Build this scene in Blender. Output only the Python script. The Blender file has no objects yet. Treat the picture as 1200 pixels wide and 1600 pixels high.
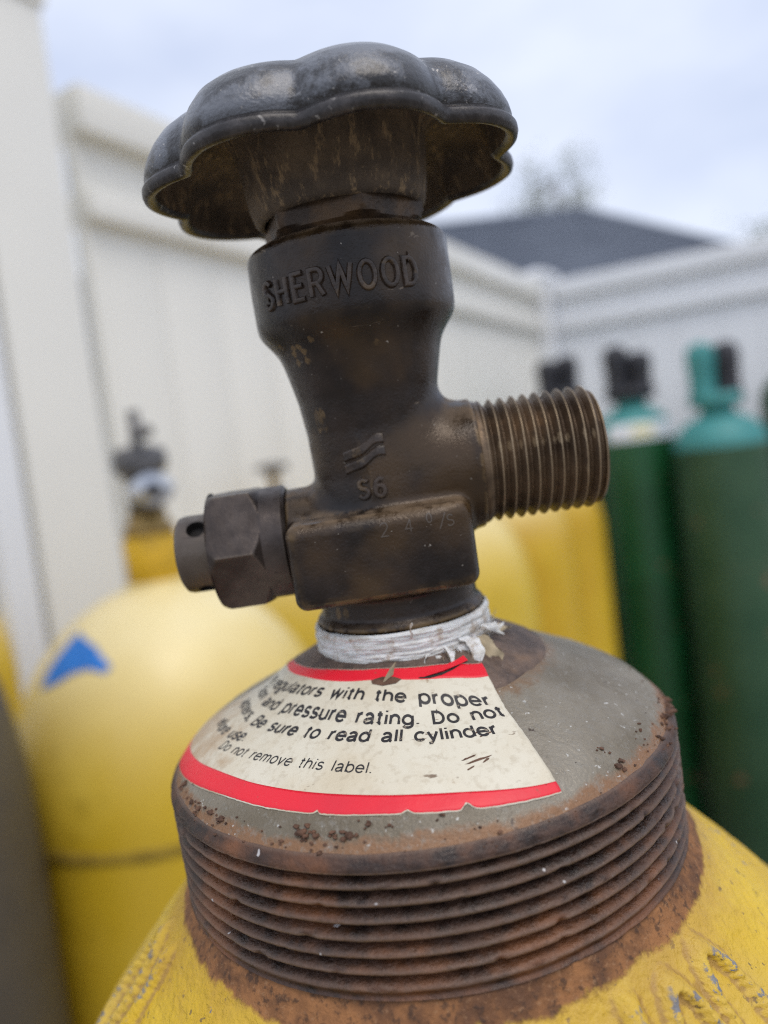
import bpy, bmesh, math, random
import numpy as np
from mathutils import Vector, Matrix, noise as mnoise

random.seed(7)
rng = np.random.default_rng(7)
SC = bpy.context.scene
COL = SC.collection
RAD = math.radians

# ------------------------------------------------------------------ camera
H = 1.25                       # eye height above the yard
PITCH, ROLL = 0.065, 0.124     # looking slightly down, phone tilted
cp, sp, cr, sr = math.cos(PITCH), math.sin(PITCH), math.cos(ROLL), math.sin(ROLL)
fwd = Vector((0, cp, -sp)); up0 = Vector((0, sp, cp)); rt0 = Vector((1, 0, 0))
cx = cr * rt0 - sr * up0
cy = sr * rt0 + cr * up0
cam = bpy.data.cameras.new('camera')
cam.sensor_fit = 'VERTICAL'
cam.sensor_height = 24.0
cam.lens = 18.0
cam.clip_start = 0.01
cam.clip_end = 2000
cam.dof.use_dof = True
cam.dof.focus_distance = 0.099
cam.dof.aperture_fstop = 7.1
camo = bpy.data.objects.new('camera', cam)
COL.objects.link(camo)
mw = Matrix((cx, cy, -fwd)).transposed().to_4x4()
mw.translation = (0, 0, H)
camo.matrix_world = mw
SC.camera = camo

# ------------------------------------------------------------------ sky, sun, exposure
SUN_EL, SUN_AZ = RAD(64), RAD(150)      # compass style, clockwise from +Y
w = bpy.data.worlds.new('World'); SC.world = w; w.use_nodes = True
nt = w.node_tree; nt.nodes.clear()
wo = nt.nodes.new('ShaderNodeOutputWorld'); bg = nt.nodes.new('ShaderNodeBackground')
sky = nt.nodes.new('ShaderNodeTexSky'); sky.sky_type = 'NISHITA'; sky.sun_disc = False
sky.sun_elevation = SUN_EL; sky.sun_rotation = SUN_AZ; sky.air_density = 1.0; sky.dust_density = 2.0
tc = nt.nodes.new('ShaderNodeTexCoord'); mp = nt.nodes.new('ShaderNodeMapping')
mp.inputs['Scale'].default_value = (1.0, 1.0, 2.2)
n1 = nt.nodes.new('ShaderNodeTexNoise'); n1.inputs['Scale'].default_value = 2.1; n1.inputs['Detail'].default_value = 5; n1.inputs['Roughness'].default_value = .5
r1 = nt.nodes.new('ShaderNodeValToRGB')
r1.color_ramp.elements[0].position = .36; r1.color_ramp.elements[0].color = (5.9, 6.6, 8.4, 1)
r1.color_ramp.elements[1].position = .66; r1.color_ramp.elements[1].color = (8.7, 9.2, 10.3, 1)
mx = nt.nodes.new('ShaderNodeMix'); mx.data_type = 'RGBA'; mx.inputs['Factor'].default_value = .85
nt.links.new(tc.outputs['Generated'], mp.inputs['Vector']); nt.links.new(mp.outputs[0], n1.inputs['Vector'])
nt.links.new(n1.outputs['Fac'], r1.inputs['Fac'])
nt.links.new(sky.outputs[0], mx.inputs[6]); nt.links.new(r1.outputs[0], mx.inputs[7])
nt.links.new(mx.outputs[2], bg.inputs['Color']); bg.inputs['Strength'].default_value = .1
nt.links.new(bg.outputs[0], wo.inputs['Surface'])
sun = bpy.data.lights.new('sun', 'SUN'); sun.energy = 1.15; sun.angle = RAD(35); sun.color = (1, .92, .82)
suno = bpy.data.objects.new('sun', sun); COL.objects.link(suno)
sd = Vector((math.sin(SUN_AZ) * math.cos(SUN_EL), math.cos(SUN_AZ) * math.cos(SUN_EL), math.sin(SUN_EL)))
suno.rotation_euler = (-sd).to_track_quat('-Z', 'Y').to_euler(); suno.location = sd * 20
vs = SC.view_settings
vs.view_transform = 'Standard'; vs.look = 'None'; vs.exposure = 0.3; vs.gamma = 1.0; vs.use_curve_mapping = False
SC.cycles.use_denoising = False
SC.cycles.filter_width = 1.1
SC.cycles.max_bounces = 6

# ------------------------------------------------------------------ node helper
class NG:
    def __init__(s, name, rough=.5, metal=0.0, spec=.5):
        m = bpy.data.materials.new(name); m.use_nodes = True
        s.m = m; s.t = m.node_tree; s.t.nodes.clear()
        s.o = s.t.nodes.new('ShaderNodeOutputMaterial'); s.b = s.t.nodes.new('ShaderNodeBsdfPrincipled')
        s.L(s.b.outputs[0], s.o.inputs['Surface'])
        s.b.inputs['Roughness'].default_value = rough; s.b.inputs['Metallic'].default_value = metal
        s.b.inputs['Specular IOR Level'].default_value = spec
        s.co = s.t.nodes.new('ShaderNodeTexCoord').outputs['Object']
        s.geo = None; s.bh = None
    def L(s, a, b): s.t.links.new(a, b)
    def put(s, sock, v):
        if isinstance(v, (int, float)): sock.default_value = v
        elif isinstance(v, (tuple, list)): sock.default_value = tuple(v) + ((1,) if len(v) == 3 and sock.type == 'RGBA' else ())
        else: s.L(v, sock)
    def noise(s, scale, detail=4, rough=.55, stretch=None, dist=0, w=None):
        n = s.t.nodes.new('ShaderNodeTexNoise'); n.inputs['Scale'].default_value = scale
        n.inputs['Detail'].default_value = detail; n.inputs['Roughness'].default_value = rough; n.inputs['Distortion'].default_value = dist
        v = s.co
        if stretch or w:
            mp = s.t.nodes.new('ShaderNodeMapping'); mp.inputs['Scale'].default_value = stretch or (1, 1, 1)
            mp.inputs['Location'].default_value = w or (0, 0, 0); s.L(v, mp.inputs['Vector']); v = mp.outputs[0]
        s.L(v, n.inputs['Vector']); return n.outputs['Fac']
    def voro(s, scale, feat='F1'):
        n = s.t.nodes.new('ShaderNodeTexVoronoi'); n.inputs['Scale'].default_value = scale; n.feature = feat
        s.L(s.co, n.inputs['Vector']); return n.outputs['Distance']
    def step(s, v, a, b):
        n = s.t.nodes.new('ShaderNodeMapRange'); n.clamp = True; n.interpolation_type = 'SMOOTHSTEP'
        s.put(n.inputs['Value'], v); n.inputs['From Min'].default_value = a; n.inputs['From Max'].default_value = b
        return n.outputs[0]
    def lin(s, v, a, b, c, d):
        n = s.t.nodes.new('ShaderNodeMapRange'); n.clamp = True
        s.put(n.inputs['Value'], v)
        for k, x in zip(('From Min', 'From Max', 'To Min', 'To Max'), (a, b, c, d)): n.inputs[k].default_value = x
        return n.outputs[0]
    def mix(s, f, a, b):
        n = s.t.nodes.new('ShaderNodeMix'); n.data_type = 'RGBA'
        s.put(n.inputs['Factor'], f); s.put(n.inputs[6], a); s.put(n.inputs[7], b); return n.outputs[2]
    def math(s, op, a, b=0.0):
        n = s.t.nodes.new('ShaderNodeMath'); n.operation = op; n.use_clamp = False
        s.put(n.inputs[0], a); s.put(n.inputs[1], b); return n.outputs[0]
    def xyz(s, v=None):
        n = s.t.nodes.new('ShaderNodeSeparateXYZ'); s.L(v or s.co, n.inputs[0]); return n.outputs
    def rad(s):
        n = s.t.nodes.new('ShaderNodeVectorMath'); n.operation = 'MULTIPLY'; s.L(s.co, n.inputs[0]); n.inputs[1].default_value = (1, 1, 0)
        l = s.t.nodes.new('ShaderNodeVectorMath'); l.operation = 'LENGTH'; s.L(n.outputs[0], l.inputs[0]); return l.outputs['Value']
    def normz(s):
        g = s.t.nodes.new('ShaderNodeNewGeometry'); return s.xyz(g.outputs['Normal'])[2]
    def point(s):
        g = s.t.nodes.new('ShaderNodeNewGeometry'); return g.outputs['Pointiness']
    def col(s, v): s.put(s.b.inputs['Base Color'], v); return s
    def rough(s, v): s.put(s.b.inputs['Roughness'], v); return s
    def metal(s, v): s.put(s.b.inputs['Metallic'], v); return s
    def bump(s, h, dist, strength=1.0):
        n = s.t.nodes.new('ShaderNodeBump'); n.inputs['Distance'].default_value = dist; n.inputs['Strength'].default_value = strength
        s.put(n.inputs['Height'], h)
        if s.bh: s.L(s.bh, n.inputs['Normal'])
        s.bh = n.outputs[0]; s.L(s.bh, s.b.inputs['Normal']); return s

def simple(name, c, rough=.5, metal=0.0, var=.15, scale=30, bump=0, bscale=200):
    g = NG(name, rough, metal)
    f = g.noise(scale, 5)
    g.col(g.mix(g.step(f, .3, .7), tuple(x * (1 - var) for x in c), tuple(min(1, x * (1 + var)) for x in c)))
    g.rough(g.lin(g.noise(scale * 3, 3), .3, .7, max(.05, rough - .1), min(1, rough + .1)))
    if bump: g.bump(g.noise(bscale, 4), bump)
    return g.m

MT = {}
# --- oxidised bronze valve casting
g = NG('oxidised_bronze', .3, .2, .42)
f1 = g.noise(90, 5); f2 = g.noise(420, 5, .6); f3 = g.noise(2600, 3, .6)
c = g.mix(g.step(f1, .35, .68), (.009, .0058, .0046), (.032, .0205, .0145))
c = g.mix(g.math('MULTIPLY', g.step(f2, .5, .72), .45), c, (.026, .018, .0145))
gold = g.math('MULTIPLY', g.step(g.point(), .503, .535), g.step(f2, .36, .6))
c = g.mix(g.math('MULTIPLY', gold, .6), c, (.2, .125, .05))
g.geo = g.normz()
c = g.mix(g.math('MULTIPLY', g.step(g.noise(60, 4, .5, None, 0, (3, 1, 0)), .48, .68), .5), c, (.10, .056, .02))
dust_or_glare = g.math('MULTIPLY', g.step(g.geo, .45, .95), g.step(f2, .3, .6))
c = g.mix(g.math('MULTIPLY', dust_or_glare, .7), c, (.22, .15, .09))
scr = g.step(g.noise(330, 4, .6, (.12, 1, 1.5), .8), .685, .71)
c = g.mix(g.math('MULTIPLY', scr, .5), c, (.22, .17, .12))
sp_ = g.step(g.noise(1500, 2, .5, None, 0, (1, 2, 3)), .735, .78)
c = g.mix(g.math('MULTIPLY', sp_, .7), c, (.4, .36, .31))
g.col(c)
g.rough(g.lin(g.math('ADD', f2, g.math('MULTIPLY', dust_or_glare, .5)), .3, .95, .12, .6))
g.bump(f3, .00010, .7); g.bump(f2, .00018, .5)
MT['bronze'] = g.m
g = NG('raised_bronze', .32, .15, .5)
f2 = g.noise(420, 5, .6)
c = g.mix(g.step(f2, .35, .65), (.026, .017, .012), (.06, .041, .029))
c = g.mix(g.math('MULTIPLY', g.step(g.noise(350, 4, .6, None, 0, (3, 1, 0)), .56, .66), .3), c, (.2, .13, .06))
g.col(c); g.bump(g.noise(2000, 3), .00015, .6)
MT['raised'] = g.m
# --- machined brown brass (threads, nuts)
g = NG('brown_brass', .3, .65, .5)
f1 = g.noise(120, 5); f2 = g.noise(700, 4, .6)
c = g.mix(g.step(f1, .35, .65), (.07, .046, .029), (.19, .13, .08))
c = g.mix(g.math('MULTIPLY', g.step(f2, .55, .7), .5), c, (.06, .042, .03))
c = g.mix(g.math('MULTIPLY', g.step(g.point(), .51, .58), .7), c, (.42, .32, .2))
g.col(c); g.rough(g.lin(f2, .3, .7, .32, .52)); g.bump(g.noise(2500, 3), .00008, .6)
MT['brass'] = g.m
g = NG('dark_nut_metal', .38, .55)
f1 = g.noise(130, 5); f2 = g.noise(900, 4, .6)
c = g.mix(g.step(f1, .35, .65), (.045, .034, .029), (.10, .078, .066))
c = g.mix(g.math('MULTIPLY', g.step(f2, .55, .72), .5), c, (.055, .04, .033))
c = g.mix(g.math('MULTIPLY', g.step(g.point(), .51, .57), .5), c, (.2, .16, .12))
g.col(c); g.rough(g.lin(f2, .3, .7, .28, .5)); g.bump(g.noise(2200, 3), .00008, .6)
MT['nut'] = g.m
g = NG('nut_under_wheel', .5, .2)
f1 = g.noise(200, 5)
g.col(g.mix(g.step(f1, .4, .7), (.05, .034, .024), (.13, .075, .035))); g.bump(g.noise(1800, 3), .0001)
MT['packing'] = g.m
# --- handwheel: worn dark grey casting
g = NG('worn_wheel_paint', .34, .15, .5)
f1 = g.noise(75, 5, .6); f2 = g.noise(380, 6, .7); f3 = g.noise(1900, 3, .6)
patch = g.step(g.math('ADD', f1, g.math('MULTIPLY', f2, .8)), .80, 1.02)
c = g.mix(patch, (.014, .0115, .011), (.125, .132, .15))
c = g.mix(g.math('MULTIPLY', g.step(g.point(), .53, .6), .3), c, (.3, .29, .28))
c = g.mix(g.math('MULTIPLY', g.step(g.noise(1100, 2, .5, None, 0, (5, 2, 1)), .70, .75), .8), c, (.45, .42, .38))
c = g.mix(g.math('MULTIPLY', g.step(g.noise(900, 2, .5, None, 0, (2, 7, 1)), .68, .74), .7), c, (.03, .026, .024))
g.col(c); g.b.inputs['Coat Weight'].default_value = .35; g.b.inputs['Coat Roughness'].default_value = .22
scr = g.noise(260, 3, .6, (.25, 1.6, 1), .6)
c2 = g.mix(g.math('MULTIPLY', g.step(scr, .66, .7), .5), c, (.3, .3, .31)); g.col(c2)
g.rough(g.lin(f2, .3, .72, .2, .5)); g.bump(f3, .0002, .9); g.bump(f2, .00025, .5)
MT['wheel'] = g.m
g = NG('dark_wheel_rim', .36, .1, .5)
f2 = g.noise(420, 6, .7)
c = g.mix(g.step(f2, .4, .7), (.018, .014, .013), (.06, .052, .05))
c = g.mix(g.math('MULTIPLY', g.step(g.noise(1000, 3, .6, None, 0, (5, 2, 1)), .64, .7), .7), c, (.32, .3, .28))
g.col(c); g.bump(f2, .0003, .6)
MT['wheel_rim'] = g.m
g = NG('rusty_wheel_inside', .75, .1)
f1 = g.noise(150, 5, .6); f2 = g.noise(700, 5, .7, (1, 1, .35))
c = g.mix(g.step(f1, .35, .65), (.07, .05, .034), (.15, .105, .065))
c = g.mix(g.math('MULTIPLY', g.step(f2, .52, .66), .75), c, (.32, .22, .12))
c = g.mix(g.math('MULTIPLY', g.step(f2, .36, .46), -1.0), c, c)
g.col(c); g.bump(f2, .0004)
MT['wheel_in'] = g.m
# --- rusty threaded neck ring
g = NG('thread_rust', .5, .15, .5)
f1 = g.noise(55, 5, .6); f2 = g.noise(260, 6, .65); f3 = g.noise(1300, 4, .65)
c = g.mix(g.step(f2, .32, .66), (.017, .010, .0075), (.082, .040, .024))
c = g.mix(g.math('MULTIPLY', g.step(f1, .48, .64), .6), c, (.27, .10, .034))
c = g.mix(g.math('MULTIPLY', g.step(f3, .6, .75), .55), c, (.035, .024, .02))
c = g.mix(g.math('MULTIPLY', g.step(g.point(), .502, .54), .5), c, (.24, .16, .115))
c = g.mix(g.math('MULTIPLY', g.step(g.noise(600, 2, .5, None, 0, (9, 1, 4)), .73, .77), .9), c, (.55, .53, .52))
g.col(c); g.rough(g.lin(f2, .3, .7, .24, .62)); g.bump(f3, .0003, .9); g.bump(f2, .0003, .6)
MT['rust'] = g.m
g = NG('boss_rust', .6, .15)
f2 = g.noise(240, 6, .65); f3 = g.noise(1300, 4, .65)
c = g.mix(g.step(f2, .35, .65), (.075, .052, .042), (.17, .115, .085))
c = g.mix(g.math('MULTIPLY', g.step(g.noise(70, 5), .52, .7), .6), c, (.26, .14, .06))
c = g.mix(g.math('MULTIPLY', g.step(f3, .66, .74), .6), c, (.45, .4, .34))
g.col(c); g.bump(f3, .0003, .8); g.bump(f2, .0006, .5)
MT['boss'] = g.m
# --- grey olive dome
g = NG('olive_grey_dome', .5, .1)
f1 = g.noise(45, 5); f2 = g.noise(300, 6, .7); f3 = g.noise(1800, 3)
c = g.mix(g.step(f1, .35, .65), (.15, .122, .08), (.26, .228, .175))
c = g.mix(g.math('MULTIPLY', g.step(f2, .55, .72), .4), c, (.085, .068, .045))
r = g.rad()
rim = g.math('ADD', g.step(r, .0355, .0388), g.math('MULTIPLY', g.math('SUBTRACT', f2, .5), 1.6))
c = g.mix(g.step(rim, .45, .95), c, (.235, .12, .055))
inn = g.math('ADD', g.lin(r, .021, .027, 1, 0), g.math('MULTIPLY', g.math('SUBTRACT', f2, .5), 1.6))
c = g.mix(g.math('MULTIPLY', g.step(inn, .5, 1.0), .65), c, (.22, .12, .055))
sp1 = g.step(g.noise(1300, 2, .5, None, 0, (4, 4, 1)), .68, .73)
c = g.mix(g.math('MULTIPLY', sp1, .75), c, (.55, .54, .5))
sp2 = g.step(g.noise(420, 3, .6, None, 0, (1, 7, 2)), .69, .73)
c = g.mix(g.math('MULTIPLY', sp2, .85), c, (.06, .038, .028))
c = g.mix(g.math('MULTIPLY', g.step(g.noise(900, 5, .75, None, 0, (7, 7, 7)), .52, .66), .45), c, (.26, .245, .21))
g.col(c); g.rough(g.lin(f2, .3, .7, .27, .55)); g.bump(f3, .0002, .9); g.bump(f2, .0006, .6)
MT['dome'] = g.m
# --- yellow painted steel of the near cylinder
g = NG('chipped_yellow_paint', .5)
f1 = g.noise(28, 5, .6); f2 = g.noise(160, 6, .65); f3 = g.noise(900, 4, .6)
c = g.mix(g.step(f1, .35, .65), (.64, .40, .012), (.74, .50, .03))
c = g.mix(g.math('MULTIPLY', g.step(g.noise(14, 5, .6, None, 0, (2, 3, 0)), .52, .68), .4), c, (.52, .37, .13))
c = g.mix(g.math('MULTIPLY', g.step(g.noise(640, 3, .6, None, 0, (3, 3, 1)), .64, .69), .8), c, (.13, .09, .04))
c = g.mix(g.step(g.noise(120, 5, .7, None, 0, (6, 1, 0)), .67, .69), c, (.19, .19, .2))
c = g.mix(g.math('MULTIPLY', g.step(g.point(), .515, .54), g.step(g.noise(420, 5, .7, None, 0, (2, 1, 0)), .5, .54)), c, (.2, .2, .21))
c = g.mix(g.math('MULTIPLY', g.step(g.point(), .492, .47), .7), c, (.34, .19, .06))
r = g.rad()
rr_ = g.math('ADD', g.lin(r, .0402, .0428, 1, 0), g.math('MULTIPLY', g.math('SUBTRACT', g.noise(95, 7, .75), .5), 1.3))
rust = g.mix(g.step(f2, .35, .65), (.12, .052, .022), (.32, .14, .05))
rust = g.mix(g.math('MULTIPLY', g.step(f3, .52, .66), .7), rust, (.045, .024, .015))
rust = g.mix(g.math('MULTIPLY', g.step(g.noise(1500, 4, .7, None, 0, (1, 1, 9)), .56, .68), .5), rust, (.36, .2, .1))
st_ = g.math('ADD', g.lin(r, .0405, .056, 1, 0), g.math('MULTIPLY', g.math('SUBTRACT', g.noise(50, 7, .75, None, 0, (5, 5, 2)), .5), 1.5))
c = g.mix(g.math('MULTIPLY', g.step(st_, .5, 1.0), .55), c, (.44, .24, .05))
c = g.mix(g.step(rr_, .46, .70), c, rust)
g.col(c); g.rough(g.lin(g.math('ADD', g.step(rr_, .50, .62), f2), .3, 1.5, .38, .85))
g.bump(g.noise(520, 4, .55), .0006, .7); g.bump(f3, .0005, .8)
MT['yellow'] = g.m
g = NG('worn_mark_paint', .5)
f2 = g.noise(330, 5, .65)
c = g.mix(g.step(g.noise(30, 4), .4, .6), (.60, .40, .022), (.70, .50, .05))
c = g.mix(g.step(f2, .6, .66), c, (.2, .2, .2)); c = g.mix(g.step(g.noise(150, 5, .6, None, 0, (3, 0, 0)), .56, .66), c, (.3, .16, .07))
g.col(c); g.bump(f2, .0004)
MT['mark'] = g.m
# --- label paper, inks
g = NG('aged_label_paper', .55)
f1 = g.noise(60, 5, .6); f2 = g.noise(900, 4, .6); f4 = g.noise(190, 6, .7)
c = g.mix(g.step(f1, .4, .7), (.70, .65, .52), (.62, .54, .39))
X = g.xyz()
left = g.math('ADD', g.lin(X[0], -.034, -.014, 1, 0), g.math('MULTIPLY', g.math('SUBTRACT', f4, .5), 2.0))
c = g.mix(g.math('MULTIPLY', g.step(left, .45, 1.1), .8), c, (.42, .28, .15))
c = g.mix(g.math('MULTIPLY', g.step(f4, .66, .72), .8), c, (.30, .19, .1))
c = g.mix(g.math('MULTIPLY', g.step(g.noise(700, 3, .6, (.35, 1, 1), 0, (1, 1, 0)), .69, .74), .9), c, (.16, .10, .06))
c = g.mix(g.math('MULTIPLY', g.step(f2, .5, .68), .35), c, (.42, .35, .24))
c = g.mix(g.math('MULTIPLY', g.step(g.noise(120, 6, .75, None, 0, (8, 3, 1)), .55, .75), .5), c, (.5, .4, .26))
g.col(c); g.bump(f2, .00008, .6)
MT['paper'] = g.m
g = NG('red_print', .42)
f4 = g.noise(230, 6, .7)
c = g.mix(g.step(g.noise(70, 4), .4, .7), (.80, .012, .03), (.70, .016, .035))
c = g.mix(g.step(f4, .685, .70), c, (.28, .17, .09))
c = g.mix(g.math('MULTIPLY', g.step(g.noise(900, 4, .7, None, 0, (2, 0, 0)), .66, .7), .6), c, (.25, .08, .05))
g.col(c); g.bump(f4, .0001)
MT['red'] = g.m
g = NG('black_print', .5)
g.col(g.mix(g.math('MULTIPLY', g.step(g.noise(900, 5, .7), .58, .66), .75), (.022, .02, .022), (.4, .33, .24)))
MT['ink'] = g.m
MT['stamp'] = simple('stamp_groove', (.10, .078, .06), .5)
# --- tape
g = NG('thread_seal_tape', .45, 0, .4)
f2 = g.noise(500, 5, .65, (.5, .5, 2.4))
c = g.mix(g.step(f2, .4, .66), (.80, .80, .78), (.62, .60, .55))
c = g.mix(g.math('MULTIPLY', g.step(g.noise(240, 6, .7, None, 0, (3, 2, 0)), .52, .66), .8), c, (.36, .25, .15))
g.col(c); g.bump(f2, .0006, .9)
g.b.inputs['Subsurface Weight'].default_value = .15; g.b.inputs['Subsurface Radius'].default_value = (.0006, .0005, .0004)
MT['tape'] = g.m
MT['tape_old'] = simple('dirty_tape', (.42, .34, .22), .8, 0, .3, 300)
MT['scab'] = simple('rust_scab', (.11, .055, .032), .85, 0, .45, 500, .0003, 1500)
MT['dark'] = simple('dark_gap', (.02, .016, .014), .7)

# --- background
def paint(name, c, c2, rough=.35, s=4, chips=.0, dust_or_glare=None):
    g = NG(name, rough)
    f = g.noise(s, 5, .6)
    k = g.mix(g.step(f, .35, .65), c, c2)
    k = g.mix(g.math('MULTIPLY', g.step(g.noise(22, 6, .65, None, 0, (1, 5, 0)), .6, .72), .5), k, tuple(x * .55 for x in c))
    if chips: k = g.mix(g.step(g.noise(9, 6, .7, None, 0, (4, 1, 2)), .62, .66), k, (.2, .11, .06))
    if dust_or_glare: k = g.mix(g.math('MULTIPLY', g.step(g.normz(), .1, .85), g.lin(g.noise(8, 5), .3, .7, .55, .9)), k, dust_or_glare)  # sky glare painted into the colour: upward faces turn paler
    g.col(k); g.rough(g.lin(g.noise(40, 4), .3, .7, rough - .08, rough + .12)); g.bump(g.noise(160, 4), .0006, .4)
    return g.m
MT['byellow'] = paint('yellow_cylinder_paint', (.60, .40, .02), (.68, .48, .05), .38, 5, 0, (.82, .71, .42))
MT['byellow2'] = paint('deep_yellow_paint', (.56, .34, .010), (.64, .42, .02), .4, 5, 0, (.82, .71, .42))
MT['green'] = paint('green_cylinder_paint', (.006, .06, .016), (.009, .085, .025), .4, 4, 1)
MT['olive'] = paint('faded_green_paint', (.012, .058, .022), (.03, .082, .036), .5, 6, 1)
MT['teal'] = paint('teal_paint', (.035, .22, .215), (.06, .28, .27), .5, 9)
MT['brownpaint'] = paint('brown_cylinder_paint', (.055, .044, .032), (.085, .068, .046), .5, 6)
MT['capblack'] = simple('black_cap', (.016, .016, .022), .5, 0, .3, 20)
MT['white'] = simple('white_sticker', (.75, .77, .8), .5)
MT['ysticker'] = simple('pale_yellow_sticker', (.72, .66, .36), .5)
MT['blue'] = simple('blue_masking_tape', (.015, .17, .56), .6, 0, .12, 60)
MT['chrome'] = simple('chrome', (.55, .56, .58), .18, 1, .1)
MT['bbrass'] = simple('background_brass', (.30, .20, .07), .4, .7, .3, 60)
MT['bdark'] = simple('background_dark_metal', (.15, .145, .145), .45, .5, .3, 60)
MT['orangeneck'] = simple('orange_yellow_neck', (.62, .37, .012), .5, 0, .2, 40)
MT['seam'] = simple('grimy_seam', (.27, .18, .02), .8, 0, .3, 60)
def vinyl(name, c):
    g = NG(name, .38)
    k = g.mix(g.step(g.noise(2.5, 4), .35, .65), tuple(x * .95 for x in c), c)
    k = g.mix(g.math('MULTIPLY', g.step(g.noise(7, 6, .7, (1, 1, .25)), .58, .75), .25), k, (.5, .47, .38))
    g.col(k); return g.m
MT['vinyl'] = vinyl('white_vinyl', (.80, .78, .71))
MT['vinyl2'] = vinyl('cool_white_vinyl', (.80, .81, .82))
g = NG('yard_concrete', .85)
k = g.mix(g.step(g.noise(3, 6, .65), .35, .65), (.24, .225, .2), (.34, .32, .29))
k = g.mix(g.math('MULTIPLY', g.step(g.noise(60, 5, .7), .55, .7), .6), k, (.16, .15, .135))
g.col(k); g.bump(g.noise(120, 5), .004, .6); MT['ground'] = g.m
g = NG('slate_shingle', .8)
k = g.mix(g.step(g.noise(1.2, 6, .7), .3, .7), (.115, .135, .175), (.165, .19, .235))
g.col(k); g.bump(g.noise(20, 4), .01); MT['slate'] = g.m
MT['housewall'] = simple('house_siding', (.6, .6, .57), .7, 0, .05, 1)
MT['bark'] = simple('bark', (.11, .085, .06), .9, 0, .3, 10)
MT['leaf'] = simple('leaf', (.085, .11, .035), .7, 0, .35, 1.5)
MT['leaf2'] = simple('dull_leaf', (.15, .17, .075), .7, 0, .3, 1.5)

# ------------------------------------------------------------------ mesh helpers
def obj(name, V, F, mat, parent=None, smooth=True, mats=None, fm=None, sharp=None):
    me = bpy.data.meshes.new(name)
    me.from_pydata([tuple(map(float, v)) for v in V], [], [tuple(map(int, f)) for f in F])
    for m in (mats or [mat]): me.materials.append(MT[m] if isinstance(m, str) else m)
    if fm is not None: me.polygons.foreach_set('material_index', np.asarray(fm, dtype=np.int32))
    if smooth:
        me.polygons.foreach_set('use_smooth', [True] * len(me.polygons))
        if sharp: me.set_sharp_from_angle(angle=RAD(sharp))
    me.update()
    o = bpy.data.objects.new(name, me); COL.objects.link(o)
    if parent: o.parent = parent
    return o
def empty(name, loc=(0, 0, 0), rot=(0, 0, 0), **k):
    o = bpy.data.objects.new(name, None); o.empty_display_size = .05
    COL.objects.link(o); o.location = loc; o.rotation_euler = rot
    for a, b in k.items(): o[a] = b
    return o
def tag(o, label=None, category=None, group=None, kind=None):
    for a, b in (('label', label), ('category', category), ('group', group), ('kind', kind)):
        if b: o[a] = b
    return o
def grid_faces(nu, nv, wrap=True):
    """nu rings of nv points"""
    F = []
    m = nv if wrap else nv - 1
    for i in range(nu - 1):
        for j in range(m):
            k = (j + 1) % nv
            F.append((i * nv + j, i * nv + k, (i + 1) * nv + k, (i + 1) * nv + j))
    return F
def lathe(prof, n=64, disp=None):
    """prof of (r,z) bottom to top; outward faces"""
    V = []
    for r, z in prof:
        for j in range(n):
            a = 2 * math.pi * j / n
            x, y, zz = r * math.cos(a), r * math.sin(a), z
            if disp:
                d = disp(x, y, zz, a); x += d * math.cos(a); y += d * math.sin(a)
            V.append((x, y, zz))
    return V, grid_faces(len(prof), n)
def merge(*VF):
    V, F = [], []
    for v, f in VF:
        b = len(V); V += list(v); F += [tuple(i + b for i in q) for q in f]
    return V, F
def box(c, h, b=0.0):
    x, y, z = c; a, d, e = h
    V = [(x + i * a, y + j * d, z + k * e) for i in (-1, 1) for j in (-1, 1) for k in (-1, 1)]
    F = [(0, 1, 3, 2), (4, 6, 7, 5), (0, 4, 5, 1), (2, 3, 7, 6), (0, 2, 6, 4), (1, 5, 7, 3)]
    if b:
        bm = bmesh.new(); vs_ = [bm.verts.new(v) for v in V]
        for f in F: bm.faces.new([vs_[i] for i in f])
        bmesh.ops.bevel(bm, geom=list(bm.edges), offset=b, segments=2, affect='EDGES', profile=.6)
        bm.verts.index_update()
        V = [tuple(v.co) for v in bm.verts]; F = [tuple(v.index for v in f.verts) for f in bm.faces]; bm.free()
    return V, F
def tube(P, R, n=8):
    """swept tube along points P with radii R"""
    V = []; P = [Vector(p) for p in P]
    for i, p in enumerate(P):
        t = (P[min(i + 1, len(P) - 1)] - P[max(i - 1, 0)]).normalized()
        a = t.orthogonal().normalized() if i == 0 else (a - t * a.dot(t)).normalized()
        b = t.cross(a); r = R[i] if isinstance(R, (list, tuple)) else R
        V += [tuple(p + r * (math.cos(2 * math.pi * j / n) * a + math.sin(2 * math.pi * j / n) * b)) for j in range(n)]
    F = grid_faces(len(P), n)
    F.append(tuple(reversed(range(n)))); F.append(tuple(range((len(P) - 1) * n, len(P) * n)))
    return V, F
def sm(x, a, b):
    t = min(1, max(0, (x - a) / (b - a))); return t * t * (3 - 2 * t)
def fbm(x, y, z, s, o=3):
    return mnoise.fractal((x * s, y * s, z * s), .6, 2.0, o)

# ------------------------------------------------------------------ ground and fences
gr = obj('ground', [(-300, -300, 0), (300, -300, 0), (300, 300, 0), (-300, 300, 0)], [(0, 1, 2, 3)], 'ground', None, False)
gr['kind'] = 'structure'

FT = H + .635          # fence top
FM = H + .435          # underside of the upper band's rail
CORNER = Vector((.735, 3.2)); LEND = Vector((-.458, 1.18)); REND = Vector((2.75, 2.30))

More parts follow.
